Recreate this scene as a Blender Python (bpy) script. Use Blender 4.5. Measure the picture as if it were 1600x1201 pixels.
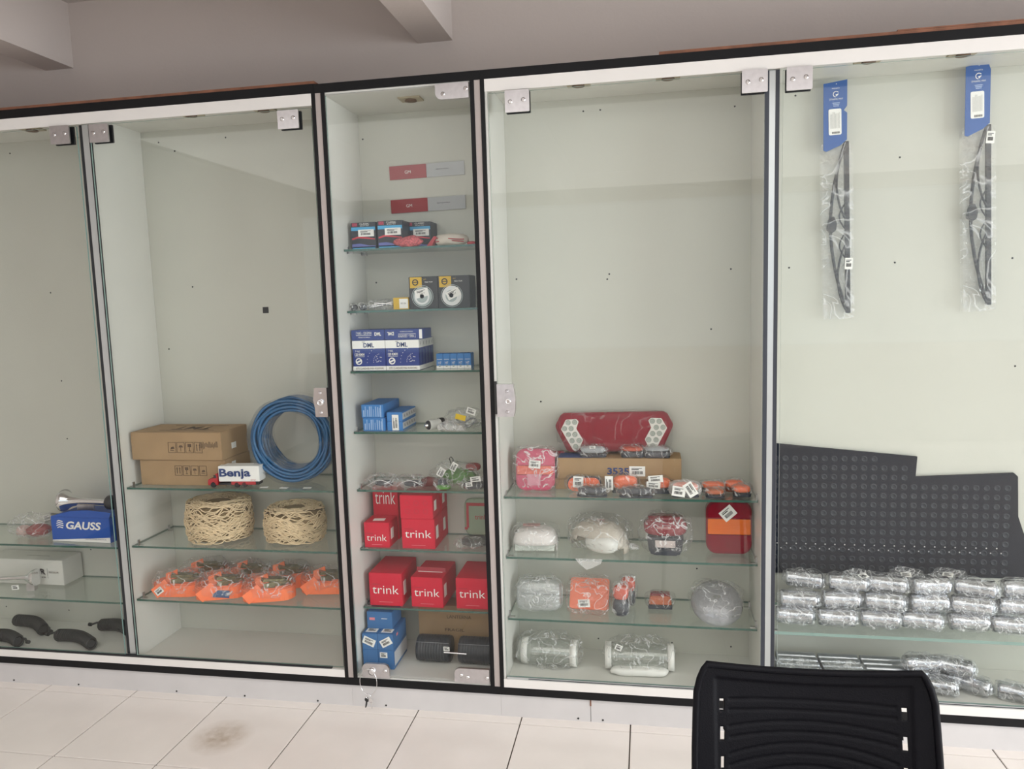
import bpy, bmesh, math, random
from mathutils import Vector, Matrix, Euler, noise
random.seed(7)
for o in list(bpy.data.objects): bpy.data.objects.remove(o)
S = bpy.context.scene
C = S.collection
PI = math.pi

# ------------------------------------------------------------------ camera
def look(yaw, pitch, roll):
    cy, sy, cp, sp = math.cos(yaw), math.sin(yaw), math.cos(pitch), math.sin(pitch)
    f = Vector((-sy*cp, cy*cp, -sp)); r = Vector((cy, sy, 0)); u = r.cross(f)
    cr, sr = math.cos(roll), math.sin(roll)
    return f, cr*r + sr*u, -sr*r + cr*u
cam = bpy.data.objects.new('camera', bpy.data.cameras.new('camera')); C.objects.link(cam)
f_, r_, u_ = look(math.radians(10.2058), math.radians(6.5221), math.radians(-1.7474))
M = Matrix((r_, u_, -f_)).transposed().to_4x4(); M.translation = Vector((0.5502, -2.6030, 1.5512))
cam.matrix_world = M
cam.data.sensor_width = 36; cam.data.lens = 36*1177.95/1600; cam.data.clip_start = 0.05
S.camera = cam
# ------------------------------------------------------------------ world and light
w = bpy.data.worlds.new('sky'); S.world = w; w.use_nodes = True
bg = w.node_tree.nodes['Background']; bg.inputs[0].default_value = (0.80, 0.90, 1.0, 1); bg.inputs[1].default_value = 1.0
def area(name, loc, rot, sx, sy, power, col):
    l = bpy.data.lights.new(name, 'AREA'); l.shape = 'RECTANGLE'; l.size = sx; l.size_y = sy
    l.energy = power; l.color = col
    o = bpy.data.objects.new(name, l); o.location = loc; o.rotation_euler = rot; C.objects.link(o); return o
# daylight through the wide shop door in the right wall
area('door_daylight', (6.35, -2.6, 1.15), (0, math.radians(90), 0), 2.2, 3.8, 275, (0.93, 0.97, 1.0))
area('rear_fill', (1.4, -5.60, 1.75), (math.radians(90), 0, 0), 9.4, 1.5, 16, (1.0, 0.96, 0.90))  # added frontal fill from behind the camera, an invented source
area('overhead_fill', (1.2, -2.9, 2.52), (0, 0, 0), 7.0, 3.0, 112, (1.0, .975, .94))      # added soft overhead fill to brighten the floor, stands for no lamp
sun = bpy.data.lights.new('sun', 'SUN'); sun.energy = 5; sun.angle = math.radians(1.5); sun.color = (1.0, .955, .90)
so_ = bpy.data.objects.new('sun', sun); C.objects.link(so_)       # sun through the door onto the floor right of the frame
so_.rotation_euler = Vector((-1, .18, -.86)).to_track_quat('-Z', 'Y').to_euler()
S.view_settings.view_transform = 'Standard'; S.view_settings.look = 'None'
S.view_settings.gamma = 1; S.view_settings.use_curve_mapping = False
S.view_settings.exposure = 0.12
S.cycles.transparent_max_bounces = 40
S.cycles.max_bounces = 10; S.cycles.diffuse_bounces = 5

# ------------------------------------------------------------------ materials
MATS = {}
def mat(name, col, rough=.5, metal=0, spec=.5, noise_amt=0, noise_scale=8, bump=0, bump_scale=60, coat=0):
    if name in MATS: return MATS[name]
    m = bpy.data.materials.new(name); m.use_nodes = True; nt = m.node_tree; b = nt.nodes['Principled BSDF']
    b.inputs['Base Color'].default_value = (*col, 1); b.inputs['Roughness'].default_value = rough
    b.inputs['Metallic'].default_value = metal; b.inputs['Specular IOR Level'].default_value = spec
    b.inputs['Coat Weight'].default_value = coat
    tc = nt.nodes.new('ShaderNodeTexCoord')
    n = nt.nodes.new('ShaderNodeTexNoise'); n.inputs['Scale'].default_value = noise_scale; n.inputs['Detail'].default_value = 5
    nt.links.new(tc.outputs['Object'], n.inputs['Vector'])
    a = noise_amt if noise_amt else .03
    cr = nt.nodes.new('ShaderNodeValToRGB')
    cr.color_ramp.elements[0].position = .3; cr.color_ramp.elements[1].position = .7
    cr.color_ramp.elements[0].color = (*[c*(1-a) for c in col], 1)
    cr.color_ramp.elements[1].color = (*[min(1, c*(1+a)) for c in col], 1)
    nt.links.new(n.outputs['Fac'], cr.inputs['Fac']); nt.links.new(cr.outputs['Color'], b.inputs['Base Color'])
    if bump:
        n2 = nt.nodes.new('ShaderNodeTexNoise'); n2.inputs['Scale'].default_value = bump_scale; n2.inputs['Detail'].default_value = 3
        nt.links.new(tc.outputs['Object'], n2.inputs['Vector'])
        bp = nt.nodes.new('ShaderNodeBump'); bp.inputs['Strength'].default_value = bump; bp.inputs['Distance'].default_value = .01
        nt.links.new(n2.outputs['Fac'], bp.inputs['Height']); nt.links.new(bp.outputs['Normal'], b.inputs['Normal'])
    MATS[name] = m; return m
def clear(name, tint, gloss_rough=.03, film=0, ior=1.45, filmcol=(.9, .9, .9), bump=0, bscale=40, gcol=(1, 1, 1), base=0, crease=0, cscale=14):
    """clear sheet: transparent with a Fresnel reflection; film adds a milky share"""
    m = bpy.data.materials.new(name); m.use_nodes = True; nt = m.node_tree; nt.nodes.clear()
    out = nt.nodes.new('ShaderNodeOutputMaterial'); tr = nt.nodes.new('ShaderNodeBsdfTransparent'); tr.inputs[0].default_value = (*tint, 1)
    gl = nt.nodes.new('ShaderNodeBsdfGlossy'); gl.inputs['Roughness'].default_value = gloss_rough; gl.inputs[0].default_value = (*gcol, 1)
    fr = nt.nodes.new('ShaderNodeFresnel'); gm = nt.nodes.new('ShaderNodeNewGeometry'); mi = nt.nodes.new('ShaderNodeMapRange')
    mi.inputs[3].default_value = ior; mi.inputs[4].default_value = 1/ior     # same reflectance leaving the sheet as entering it
    nt.links.new(gm.outputs['Backfacing'], mi.inputs[0]); nt.links.new(mi.outputs[0], fr.inputs[0])
    mx = nt.nodes.new('ShaderNodeMixShader')
    fac = fr.outputs[0]
    if base:
        ad = nt.nodes.new('ShaderNodeMath'); ad.operation = 'ADD'; ad.use_clamp = True; ad.inputs[1].default_value = base
        nt.links.new(fac, ad.inputs[0]); fac = ad.outputs[0]
    nt.links.new(fac, mx.inputs[0]); nt.links.new(tr.outputs[0], mx.inputs[1]); nt.links.new(gl.outputs[0], mx.inputs[2])
    last = mx
    if film:
        df = nt.nodes.new('ShaderNodeBsdfDiffuse'); df.inputs[0].default_value = (*filmcol, 1)
        m2 = nt.nodes.new('ShaderNodeMixShader'); m2.inputs[0].default_value = film
        nt.links.new(mx.outputs[0], m2.inputs[1]); nt.links.new(df.outputs[0], m2.inputs[2]); last = m2
    if crease:      # milky fold lines of crumpled film, whitened to double as crinkle highlights
        tc3 = nt.nodes.new('ShaderNodeTexCoord'); n3 = nt.nodes.new('ShaderNodeTexNoise'); n3.inputs['Scale'].default_value = cscale
        n3.inputs['Detail'].default_value = 2; n3.inputs['Distortion'].default_value = 1.2; nt.links.new(tc3.outputs['Object'], n3.inputs['Vector'])
        s1 = nt.nodes.new('ShaderNodeMath'); s1.operation = 'SUBTRACT'; s1.inputs[1].default_value = .5; nt.links.new(n3.outputs['Fac'], s1.inputs[0])
        s2 = nt.nodes.new('ShaderNodeMath'); s2.operation = 'ABSOLUTE'; nt.links.new(s1.outputs[0], s2.inputs[0])
        s3 = nt.nodes.new('ShaderNodeMapRange'); s3.inputs[1].default_value = 0; s3.inputs[2].default_value = .022; s3.inputs[3].default_value = crease; s3.inputs[4].default_value = 0
        nt.links.new(s2.outputs[0], s3.inputs[0])
        pb = nt.nodes.new('ShaderNodeBsdfPrincipled'); pb.inputs['Base Color'].default_value = (.85, .86, .87, 1); pb.inputs['Roughness'].default_value = .18
        m3 = nt.nodes.new('ShaderNodeMixShader'); nt.links.new(s3.outputs[0], m3.inputs[0]); nt.links.new(last.outputs[0], m3.inputs[1]); nt.links.new(pb.outputs[0], m3.inputs[2]); last = m3
    if bump:
        tc = nt.nodes.new('ShaderNodeTexCoord'); n2 = nt.nodes.new('ShaderNodeTexNoise'); n2.inputs['Scale'].default_value = bscale
        n2.inputs['Detail'].default_value = 4; nt.links.new(tc.outputs['Object'], n2.inputs['Vector'])
        bp = nt.nodes.new('ShaderNodeBump'); bp.inputs['Strength'].default_value = bump; bp.inputs['Distance'].default_value = .02
        nt.links.new(n2.outputs['Fac'], bp.inputs['Height'])
        nt.links.new(bp.outputs['Normal'], gl.inputs['Normal']); nt.links.new(bp.outputs['Normal'], fr.inputs['Normal'])
    nt.links.new(last.outputs[0], out.inputs[0]); MATS[name] = m; return m

WHITE = mat('white_melamine', (.66, .66, .62), .38, noise_amt=.02)
BACK = mat('back_panel_white', (.53, .535, .48), .5, noise_amt=.025, noise_scale=3)
RAIL = mat('white_rail', (.78, .76, .73), .35, noise_amt=.02)
BLACK = mat('black_edge_band', (.009, .009, .010), .45, spec=.2)
GREY = mat('pinkish_grey_strip', (.42, .37, .35), .45)
ALU = mat('aluminium', (.55, .58, .58), .3, .6)
PLINTH = mat('plinth_white', (.60, .585, .58), .5, noise_amt=.03)
WOOD = mat('raw_brown_board', (.20, .082, .045), .7, noise_amt=.25, noise_scale=20)
PAINT = mat('wall_paint', (.50, .445, .415), .75, noise_amt=.02, noise_scale=2, bump=.05, bump_scale=90)
CEIL = mat('ceiling_paint', (.46, .42, .395), .8, noise_amt=.02, noise_scale=2)
GROUT = mat('grout', (.09, .07, .055), .9)
CHROME = mat('chrome', (.78, .78, .79), .12, 1)
STEEL = mat('brushed_steel', (.62, .60, .61), .32, 1, noise_amt=.06, noise_scale=60)
DARKM = mat('dark_metal', (.05, .05, .05), .4, .7)
PAPER = mat('white_paper', (.82, .82, .79), .6)
INK = mat('black_ink', (.03, .03, .035), .7)
BLUEINK = mat('navy_ink', (.02, .045, .16), .6)
CARD = mat('brown_cardboard', (.34, .225, .12), .8, noise_amt=.06, noise_scale=14)
CARDD = mat('brown_cardboard_print', (.10, .065, .04), .8)
GLASS = clear('door_glass', (.985, .992, .984), 0, ior=1.30)
SGLASS = clear('shelf_glass', (.955, .98, .965), 0, film=.02, filmcol=(.5, .6, .55))
GEDGE = mat('green_glass_edge', (.035, .10, .078), .15, coat=.5)
GEDGE2 = mat('pale_glass_edge', (.22, .33, .30), .15, coat=.5)
BAG = clear('clear_plastic_bag', (.97, .97, .97), .07, film=.015, bump=1, bscale=50, base=.03, ior=1.4, crease=.55)
BAG2 = clear('milky_plastic_bag', (.95, .95, .95), .15, film=.25, bump=.9, bscale=35, base=.08, crease=.5)
RED = mat('lamp_red', (.23, .003, .017), .2, coat=.15)
REDD = mat('lamp_dark_red', (.22, .008, .02), .25, coat=.4)
AMBER = mat('lamp_amber', (.75, .16, .02), .18, coat=.6)
ORANGE = mat('orange_plastic', (.90, .17, .06), .3, coat=.3)
LENS = mat('clear_lens_reflector', (.48, .50, .48), .2, .4)
BLACKP = mat('black_plastic', (.015, .016, .02), .4)
NAVYP = mat('dark_grey_plastic', (.035, .04, .055), .45)
REDBOX = mat('crimson_carton', (.58, .012, .04), .5, spec=.25)
REDBOXD = mat('crimson_print', (.42, .012, .035), .5)
BLUEBOX = mat('royal_blue_carton', (.02, .09, .40), .5, spec=.3)
BLUEBOX2 = mat('mid_blue_carton', (.045, .20, .50), .5)
NAVYBOX = mat('navy_carton', (.02, .045, .22), .5)
CHAIRM = mat('black_chair_plastic', (.004, .004, .006), .5, spec=.12, bump=.15, bump_scale=400)

# ------------------------------------------------------------------ mesh helpers
class MB:
    def __init__(s): s.v = []; s.f = []; s.mi = []; s.sm = []
    def add(s, vs, fs, mi=0, smooth=False):
        b = len(s.v); s.v += [tuple(v) for v in vs]; s.f += [tuple(i+b for i in f) for f in fs]
        s.mi += [mi]*len(fs); s.sm += [smooth]*len(fs); return s
    def box(s, x0, y0, z0, x1, y1, z1, mi=0, mx=None):
        vs = [(x0,y0,z0),(x1,y0,z0),(x1,y1,z0),(x0,y1,z0),(x0,y0,z1),(x1,y0,z1),(x1,y1,z1),(x0,y1,z1)]
        if mx: vs = [mx @ Vector(v) for v in vs]
        return s.add(vs, [(3,2,1,0),(4,5,6,7),(0,1,5,4),(1,2,6,5),(2,3,7,6),(3,0,4,7)], mi)
    def prism(s, pts, y0, y1, mi=0, mx=None, plane='xz'):
        n = len(pts)
        if plane == 'xz': vs = [(p[0], y0, p[1]) for p in pts] + [(p[0], y1, p[1]) for p in pts]
        else: vs = [(p[0], p[1], y0) for p in pts] + [(p[0], p[1], y1) for p in pts]
        if mx: vs = [mx @ Vector(v) for v in vs]
        return s.add(vs, [tuple(range(n)), tuple(range(2*n-1, n-1, -1))] + [(i, i+n, (i+1) % n+n, (i+1) % n) for i in range(n)], mi)
    def tube(s, pts, r, seg=8, closed=False, mi=0, caps=True, rf=None):
        pts = [Vector(p) for p in pts]; n = len(pts); vs = []; prev = None
        for i, p in enumerate(pts):
            a = pts[(i-1) % n] if (closed or i > 0) else p; b = pts[(i+1) % n] if (closed or i < n-1) else p
            t = (b-a).normalized() if (b-a).length > 1e-9 else Vector((0,0,1))
            if prev is None:
                up = Vector((0,0,1)) if abs(t.z) < .9 else Vector((1,0,0)); x = t.cross(up).normalized()
            else:
                x = (prev - t*prev.dot(t)); x = x.normalized() if x.length > 1e-6 else t.orthogonal().normalized()
            prev = x; y = t.cross(x); rr = r*(rf(i/(n-1)) if rf else 1)
            for k in range(seg):
                a2 = 2*PI*k/seg; vs.append(p + (x*math.cos(a2)+y*math.sin(a2))*rr)
        fs = []
        for i in range(n if closed else n-1):
            j = (i+1) % n
            for k in range(seg): fs.append((i*seg+k, i*seg+(k+1) % seg, j*seg+(k+1) % seg, j*seg+k))
        s.add(vs, fs, mi, True)
        if caps and not closed: s.add([vs[k] for k in range(seg)], [tuple(range(seg-1, -1, -1))], mi); s.add(vs[-seg:], [tuple(range(seg))], mi)
        return s
    def lathe(s, prof, seg=24, mx=None, mi=0, caps=True):
        """prof: (radius, height) along local z"""
        vs = [Vector((r*math.cos(2*PI*k/seg), r*math.sin(2*PI*k/seg), h)) for r, h in prof for k in range(seg)]
        if mx: vs = [mx @ v for v in vs]
        fs = [(i*seg+k, i*seg+(k+1) % seg, (i+1)*seg+(k+1) % seg, (i+1)*seg+k) for i in range(len(prof)-1) for k in range(seg)]
        s.add(vs, fs, mi, True)
        if caps: s.add(vs[:seg], [tuple(range(seg-1, -1, -1))], mi); s.add(vs[-seg:], [tuple(range(seg))], mi)
        return s
def link(name, me, parent=None, loc=None, rot=None):
    o = bpy.data.objects.new(name, me); C.objects.link(o)
    if parent: o.parent = parent
    if loc: o.location = loc
    if rot: o.rotation_euler = rot
    return o
def obj(name, mb, m, parent=None, loc=None, rot=None, bevel=0):
    me = bpy.data.meshes.new(name); me.from_pydata(mb.v, [], mb.f)
    for mm in (m if isinstance(m, (list, tuple)) else [m]): me.materials.append(mm)
    me.polygons.foreach_set('material_index', mb.mi); me.polygons.foreach_set('use_smooth', mb.sm)
    if bevel:
        bm = bmesh.new(); bm.from_mesh(me); bmesh.ops.bevel(bm, geom=bm.edges[:], offset=bevel, segments=2, affect='EDGES', clamp_overlap=True)
        bm.to_mesh(me); bm.free()
    me.update()
    return link(name, me, parent, loc, rot)
def B(name, m, parent, x0, y0, z0, x1, y1, z1, bevel=0, kind=None, loc=None, rot=None):
    o = obj(name, MB().box(x0, y0, z0, x1, y1, z1), m, parent, loc, rot, bevel)
    if kind: o['kind'] = kind
    return o
def tag(o, label, cat, group=None):
    o['label'] = label; o['category'] = cat
    if group: o['group'] = group
    return o
def thing(name, label, cat, loc=(0,0,0), rz=0, group=None):
    o = bpy.data.objects.new(name, None); C.objects.link(o); o.location = loc; o.rotation_euler = (0,0,rz); o.empty_display_size = .05
    return tag(o, label, cat, group)
def kids(o): return [c for c in bpy.data.objects if c.parent == o]
def copy_tree(o, parent=None):
    c = o.copy(); C.objects.link(c); c.parent = parent
    for ch in kids(o): copy_tree(ch, c)
    return c
FACE = {'front': (PI/2, 0, 0), 'top': (0, 0, 0), 'right': (PI/2, 0, PI/2)}
def frame(face, c, rot):
    return Matrix.Translation(Vector(c)) @ Euler(FACE[face]).to_matrix().to_4x4() @ Matrix.Rotation(rot, 4, 'Z')
def text(parent, s, w, h, c, face='front', m=None, rot=0, bold=0, name='lettering', shear=0):
    cu = bpy.data.curves.new('t', 'FONT'); cu.body = s; cu.size = 1; cu.resolution_u = 3; cu.offset = bold; cu.shear = shear
    t = bpy.data.objects.new('t', cu); C.objects.link(t); bpy.context.view_layer.update()
    me = bpy.data.meshes.new_from_object(t.evaluated_get(bpy.context.evaluated_depsgraph_get()))
    bpy.data.objects.remove(t); bpy.data.curves.remove(cu)
    xs = [v.co.x for v in me.vertices]; ys = [v.co.y for v in me.vertices]
    x0, x1, y0, y1 = min(xs), max(xs), min(ys), max(ys)
    F = frame(face, c, rot)
    for v in me.vertices:
        v.co = F @ Vector(((v.co.x-(x0+x1)/2)*w/(x1-x0), (v.co.y-(y0+y1)/2)*h/(y1-y0), .0006))
    me.materials.clear(); me.materials.append(m or INK); me.name = name
    return link(name, me, parent)
def panel(parent, w, h, c, face='front', m=PAPER, rot=0, name='sticker', t=.0008):
    return obj(name, MB().box(-w/2, -h/2, -t/2, w/2, h/2, t/2, mx=frame(face, c, rot)), m, parent)
def poly(parent, pts, c, face='front', m=PAPER, rot=0, name='print', t=.0008):
    return obj(name, MB().prism(pts, -t/2, t/2, mx=frame(face, c, rot), plane='xy'), m, parent)
def price(parent, w, h, c, face='front', rot=0, bar=True):
    p = panel(parent, w, h, c, face, PAPER, rot, 'price_tag')
    mb = MB(); F = frame(face, c, rot); rnd = random.Random(int(c[0]*1000+c[2]*777))
    x = -w*.32
    while x < w*.3 and bar:
        ww = w*rnd.choice((.02, .04, .03)); mb.box(x, -h*.28, .0005, x+ww, h*.02, .0012, mx=F); x += ww+w*rnd.choice((.02, .035))
    mb.box(-w*.36, h*.14, .0005, w*.1, h*.22, .0012, mx=F); mb.box(-w*.36, h*.28, .0005, w*.3, h*.33, .0012, mx=F)
    obj('print', mb, INK, p); return p
def ring(parent, r0, r1, c, face='front', m=PAPER, seg=28, name='print', a0=0, a1=2*PI, rot=0):
    F = frame(face, c, rot); vs = []; 
    for k in range(seg+1):
        a = a0+(a1-a0)*k/seg
        for r in (r0, r1): vs.append(F @ Vector((r*math.cos(a), r*math.sin(a), .0012)))
    return obj(name, MB().add(vs, [(2*k, 2*k+1, 2*k+3, 2*k+2) for k in range(seg)]), m, parent)
def blob(w, d, h, seg=20, rings=12, p=2.5, amp=0, seed=0, fr=9, flat=True):
    """superellipsoid resting on z=0 with crumple noise"""
    mb = MB(); vs = []
    e = 2/p
    sg = lambda c: math.copysign(abs(c)**e, c)
    for i in range(rings+1):
        ph = -PI/2+PI*i/rings
        for k in range(seg):
            th = 2*PI*k/seg
            v = Vector((sg(math.cos(ph))*sg(math.cos(th))*w/2, sg(math.cos(ph))*sg(math.sin(th))*d/2, sg(math.sin(ph))*h/2))
            if amp:
                nn = noise.noise_vector(v*fr*4+Vector((seed*3.1, seed, 0))); rg = 1-2*abs(noise.noise(v*fr*5+Vector((seed, 2.7*seed, 1)))); v = v*(1+(rg-.6)*amp*6) + nn*amp
            v.z += h/2
            if flat: v.z = max(v.z, 0)
            vs.append(v)
    fs = [(i*seg+k, i*seg+(k+1) % seg, (i+1)*seg+(k+1) % seg, (i+1)*seg+k) for i in range(rings) for k in range(seg)]
    return mb.add(vs, fs, 0, True)
def bag(parent, w, d, h, c=(0,0,0), seed=0, m=BAG, rot=None, amp=.008, p=3.2, seg=30, rings=15, name='plastic_bag'):
    mb = blob(w, d, h, seg, rings, p, amp, seed, 10); mb.sm = [False]*len(mb.f)     # creased film: flat facets
    return obj(name, mb, m, parent, c, rot)
def rbox(name, m, parent, w, d, h, r, loc=(0,0,0), rot=None, seg=3, smooth=True):
    bm = bmesh.new(); bmesh.ops.create_cube(bm, size=1)
    for v in bm.verts: v.co = Vector((v.co.x*w, v.co.y*d, (v.co.z+.5)*h))
    bmesh.ops.bevel(bm, geom=bm.edges[:], offset=r, segments=seg, affect='EDGES', clamp_overlap=True)
    me = bpy.data.meshes.new(name); bm.to_mesh(me); bm.free(); me.materials.append(m)
    if smooth:
        for p_ in me.polygons: p_.use_smooth = True
        me.set_sharp_from_angle(angle=math.radians(50))
    return link(name, me, parent, loc, rot)
def rrect(w, h, r, n=5):
    pts = []
    for cx, cy, a in ((w/2-r, h/2-r, 0), (-w/2+r, h/2-r, 90), (-w/2+r, -h/2+r, 180), (w/2-r, -h/2+r, 270)):
        for k in range(n+1):
            t = math.radians(a+90*k/n); pts.append((cx+r*math.cos(t), cy+r*math.sin(t)))
    return pts
def dome(w, h, d, r, n=6, bulge=.5):
    """rounded-rectangle lens, its face pointing to -y, standing on z=0"""
    mb = MB(); base = rrect(w, h, r, n); L = len(base)
    prof = [(1, 0), (1, -.35), (.985, -.6), (.93, -.85), (.8, -.95), (.45, -1.0+(-.12*bulge))]
    vs = [(x*s_, d*y, z*s_+h/2) for s_, y in prof for x, z in base]
    fs = [(i*L+k, i*L+(k+1) % L, (i+1)*L+(k+1) % L, (i+1)*L+k) for i in range(len(prof)-1) for k in range(L)]
    mb.add(vs, fs, 0, True); mb.add(vs[-L:], [tuple(range(L))], 0, True); mb.add(vs[:L], [tuple(range(L-1, -1, -1))])
    return mb

# ------------------------------------------------------------------ room shell
YW = .34
def struct(name, mb, m):
    o = obj(name, mb, m); o['kind'] = 'structure'; return o
floor = struct('floor', MB().box(-3.3, -5.6, -.06, 6.2, YW, -.006), GROUT)
tm = mat('floor_tile', (.86, .81, .765), .22, noise_amt=.03, noise_scale=5, bump=.03, bump_scale=30)
nt = tm.node_tree; b_ = nt.nodes['Principled BSDF']      # a brown scuff on one tile, faint dirt elsewhere
src = b_.inputs['Base Color'].links[0].from_socket
geo = nt.nodes.new('ShaderNodeNewGeometry'); vd = nt.nodes.new('ShaderNodeVectorMath'); vd.operation = 'DISTANCE'
vd.inputs[1].default_value = (-.985, -.255, 0); nt.links.new(geo.outputs['Position'], vd.inputs[0])
mr = nt.nodes.new('ShaderNodeMapRange'); mr.inputs[1].default_value = .03; mr.inputs[2].default_value = .12; mr.inputs[3].default_value = 1; mr.inputs[4].default_value = 0
nt.links.new(vd.outputs['Value'], mr.inputs[0])
ns = nt.nodes.new('ShaderNodeTexNoise'); ns.inputs['Scale'].default_value = 28; ns.inputs['Detail'].default_value = 6; nt.links.new(geo.outputs['Position'], ns.inputs['Vector'])
mm_ = nt.nodes.new('ShaderNodeMath'); mm_.operation = 'MULTIPLY'; nt.links.new(mr.outputs[0], mm_.inputs[0]); nt.links.new(ns.outputs['Fac'], mm_.inputs[1])
mix = nt.nodes.new('ShaderNodeMixRGB'); mix.inputs[2].default_value = (.34, .24, .14, 1)
nt.links.new(mm_.outputs[0], mix.inputs[0]); nt.links.new(src, mix.inputs[1]); nt.links.new(mix.outputs[0], b_.inputs['Base Color'])
T = .40; G = .0022; TX = .4795; TY = -.0399
def tile_mesh(w, d):
    return obj('tile', MB().box(G, G, -.006, w-G, d-G, 0), tm, floor, bevel=.0012)
t0 = None; t1 = None
for i in range(-9, 10):
    x = TX+i*T
    for j in range(0, 14):
        y = TY-(j+1)*T
        if t0 is None: t0 = tile_mesh(T, T); o = t0
        else: o = link('tile', t0.data, floor)
        o.location = (x, y, 0)
    if t1 is None: t1 = tile_mesh(T, .055); o = t1
    else: o = link('tile', t1.data, floor)
    o.location = (x, TY, 0)
struct('wall_back', MB().box(-3.3, YW, -.06, 6.2, YW+.12, 2.83), PAINT)
struct('wall_left', MB().box(-3.42, -5.6, -.06, -3.3, YW+.12, 2.83), PAINT)
wr = MB()      # right wall with the wide shop door opening
wr.box(6.2, -.68, -.06, 6.32, YW+.12, 2.83); wr.box(6.2, -5.5, -.06, 6.32, -4.52, 2.83); wr.box(6.2, -4.52, 2.3, 6.32, -.68, 2.83)
struct('wall_right', wr, PAINT)
struct('wall_front', MB().box(-3.3, -5.62, 2.53, 6.32, -5.5, 2.83).box(-3.3, -5.62, -.06, 6.32, -5.5, .98), PAINT)
struct('ceiling', MB().box(-3.42, -5.62, 2.83, 6.32, YW+.12, 2.95), CEIL)
struct('trim_1', MB().box(-1.948, -5.5, 2.57, -1.815, YW, 2.83), PAINT)
struct('trim_2', MB().box(-.306, -5.5, 2.54, -.170, YW, 2.83), PAINT)
struct('trim_3', MB().box(1.95, -5.5, 2.54, 2.085, YW, 2.83), PAINT)

# ------------------------------------------------------------------ display cabinets
D = .32; ZF = .135; ZT = 2.28
def pane(name, parent, x0, y0, z0, x1, y1, z1, horizontal=False, edge=None):
    """glass sheet: clear faces, green edges"""
    mb = MB().box(x0, y0, z0, x1, y1, z1)
    mb.mi = [0, 0, 1, 1, 1, 1] if horizontal else [1, 1, 0, 1, 0, 1]
    return obj(name, mb, [SGLASS if horizontal else GLASS, edge or GEDGE], parent)
def screw(mb, x, z, y=D-.0105, r=.0035):
    mb.lathe([(r, 0), (r*.6, .0015)], 8, Matrix.Translation((x, y, z)) @ Matrix.Rotation(PI/2, 4, 'X'))
def downlight(parent, x, y):
    mb = MB(); mb.box(x-.04, y-.03, ZT-.006, x+.04, y+.03, ZT)
    l = obj('downlight', mb, mat('yellowed_lamp_plate', (.42, .37, .27), .6), parent)
    obj('lamp_socket', MB().lathe([(.020, 0), (.022, -.006), (.012, -.008)], 16, Matrix.Translation((x, y, ZT-.005))), mat('brown_socket', (.14, .09, .06), .6), l)
def clamp(parent, x0, z0, x1, z1, y=-.012, r=.003):
    w, h = x1-x0, z1-z0
    c = obj('hinge_clamp', MB().prism([(px+x0+w/2, pz+z0+h/2) for px, pz in rrect(w, h, r, 3)], y-.002, y+.004), STEEL, parent)
    obj('clamp_back', MB().prism([(px+x0+w/2, pz+z0+h/2) for px, pz in rrect(w, h, r, 3)], .012, .018), BLACKP, parent)
    return c
def clamp_screws(parent, pts):
    for x, z in pts:
        obj('screw', MB().lathe([(.0075, 0), (.0075, .002), (.0045, .0035)], 14, Matrix.Translation((x, -.013, z)) @ Matrix.Rotation(PI/2, 4, 'X')), CHROME, parent)
def shelf(cab, x0, x1, yf, z, th=.008, pins=True, edge=None):
    s = pane('glass_shelf', cab, x0+.003, yf, z-th, x1-.003, D-.012, z, True, edge)
    if pins:
        for px, sx in ((x0, 1), (x1, -1)):
            for py in (yf+.035, D-.05):
                o = obj('shelf_pin', MB().box(min(px, px+sx*.022), py, z-th-.006, max(px, px+sx*.022), py+.012, z-th-.001)
                        .box(min(px, px+sx*.005), py, z-th-.006, max(px, px+sx*.005), py+.012, z+.012), STEEL, cab)
    return s
def holes(cab, pts, xo=0):
    for x, z in pts:
        mb = MB(); screw(mb, x, z); obj('screw_hole', mb, BLACKP, cab)

# ---- left cabinet
L = thing('display_cabinet', 'wide white display cabinet at left holding coil, cartons and orange straps', 'cabinet', (0, 0, 0), 0, 'glass fronted display cabinets')
B('back_panel', BACK, L, -2.95, D-.01, .09, -.585, D, 2.30)
B('side_panel', WHITE, L, -.606, 0, .1, -.588, D-.011, 2.29); B('side_panel', WHITE, L, -2.95, 0, .1, -2.93, D-.011, 2.29)
B('partition', WHITE, L, -1.545, .012, ZF, -1.508, D-.011, ZT)
B('top_panel', WHITE, L, -2.93, 0, ZT, -.607, D-.011, 2.32)
B('bottom_panel', WHITE, L, -2.93, .01, .1, -.607, D-.011, ZF)
B('edge_trim', BLACK, L, -2.95, -.006, 2.290, -.5925, -.0005, 2.322)
B('edge_trim', BLACK, L, -2.95, -.006, .091, -.5925, -.0005, .120)
B('edge_trim', BLACK, L, -.606, -.006, .1205, -.5925, -.0005, 2.2895)
B('top_rail', RAIL, L, -2.93, -.006, 2.2486, -.6065, -.0005, 2.2895)
B('bottom_rail', RAIL, L, -2.93, -.006, .1205, -.6065, .009, .150)
B('door_track', BLACKP, L, -2.4, -.004, .1505, -.66, .009, .157)
B('plinth', PLINTH, L, -2.95, .006, 0, -.585, .02, .0905)
B('top_board', WOOD, L, -2.95, -.004, 2.3225, -.593, D, 2.332)
for x0, x1, mtl in ((-1.550, -1.538, BLACKP), (-1.5375, -1.512, ALU), (-1.5115, -1.499, BLACKP)):
    B('partition_strip', mtl, L, x0, .0085, .158, x1, .0115, 2.248)
for z in (.845, .604, .380): shelf(L, -1.508, -.606, .035, z)
for z in (.594, .360): shelf(L, -2.93, -1.545, .04, z)
holes(L, [(-1.428, 2.235), (-1.358, 2.196), (-1.126, 2.235), (-1.325, 1.639), (-1.458, 1.38), (-2.006, 1.636), (-1.995, 1.249), (-1.995, .99), (-2.137, 2.235), (-.72, 2.2), (-2.406, .193), (-2.074, .19), (-1.93, .482), (-1.13, .50)])
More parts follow.
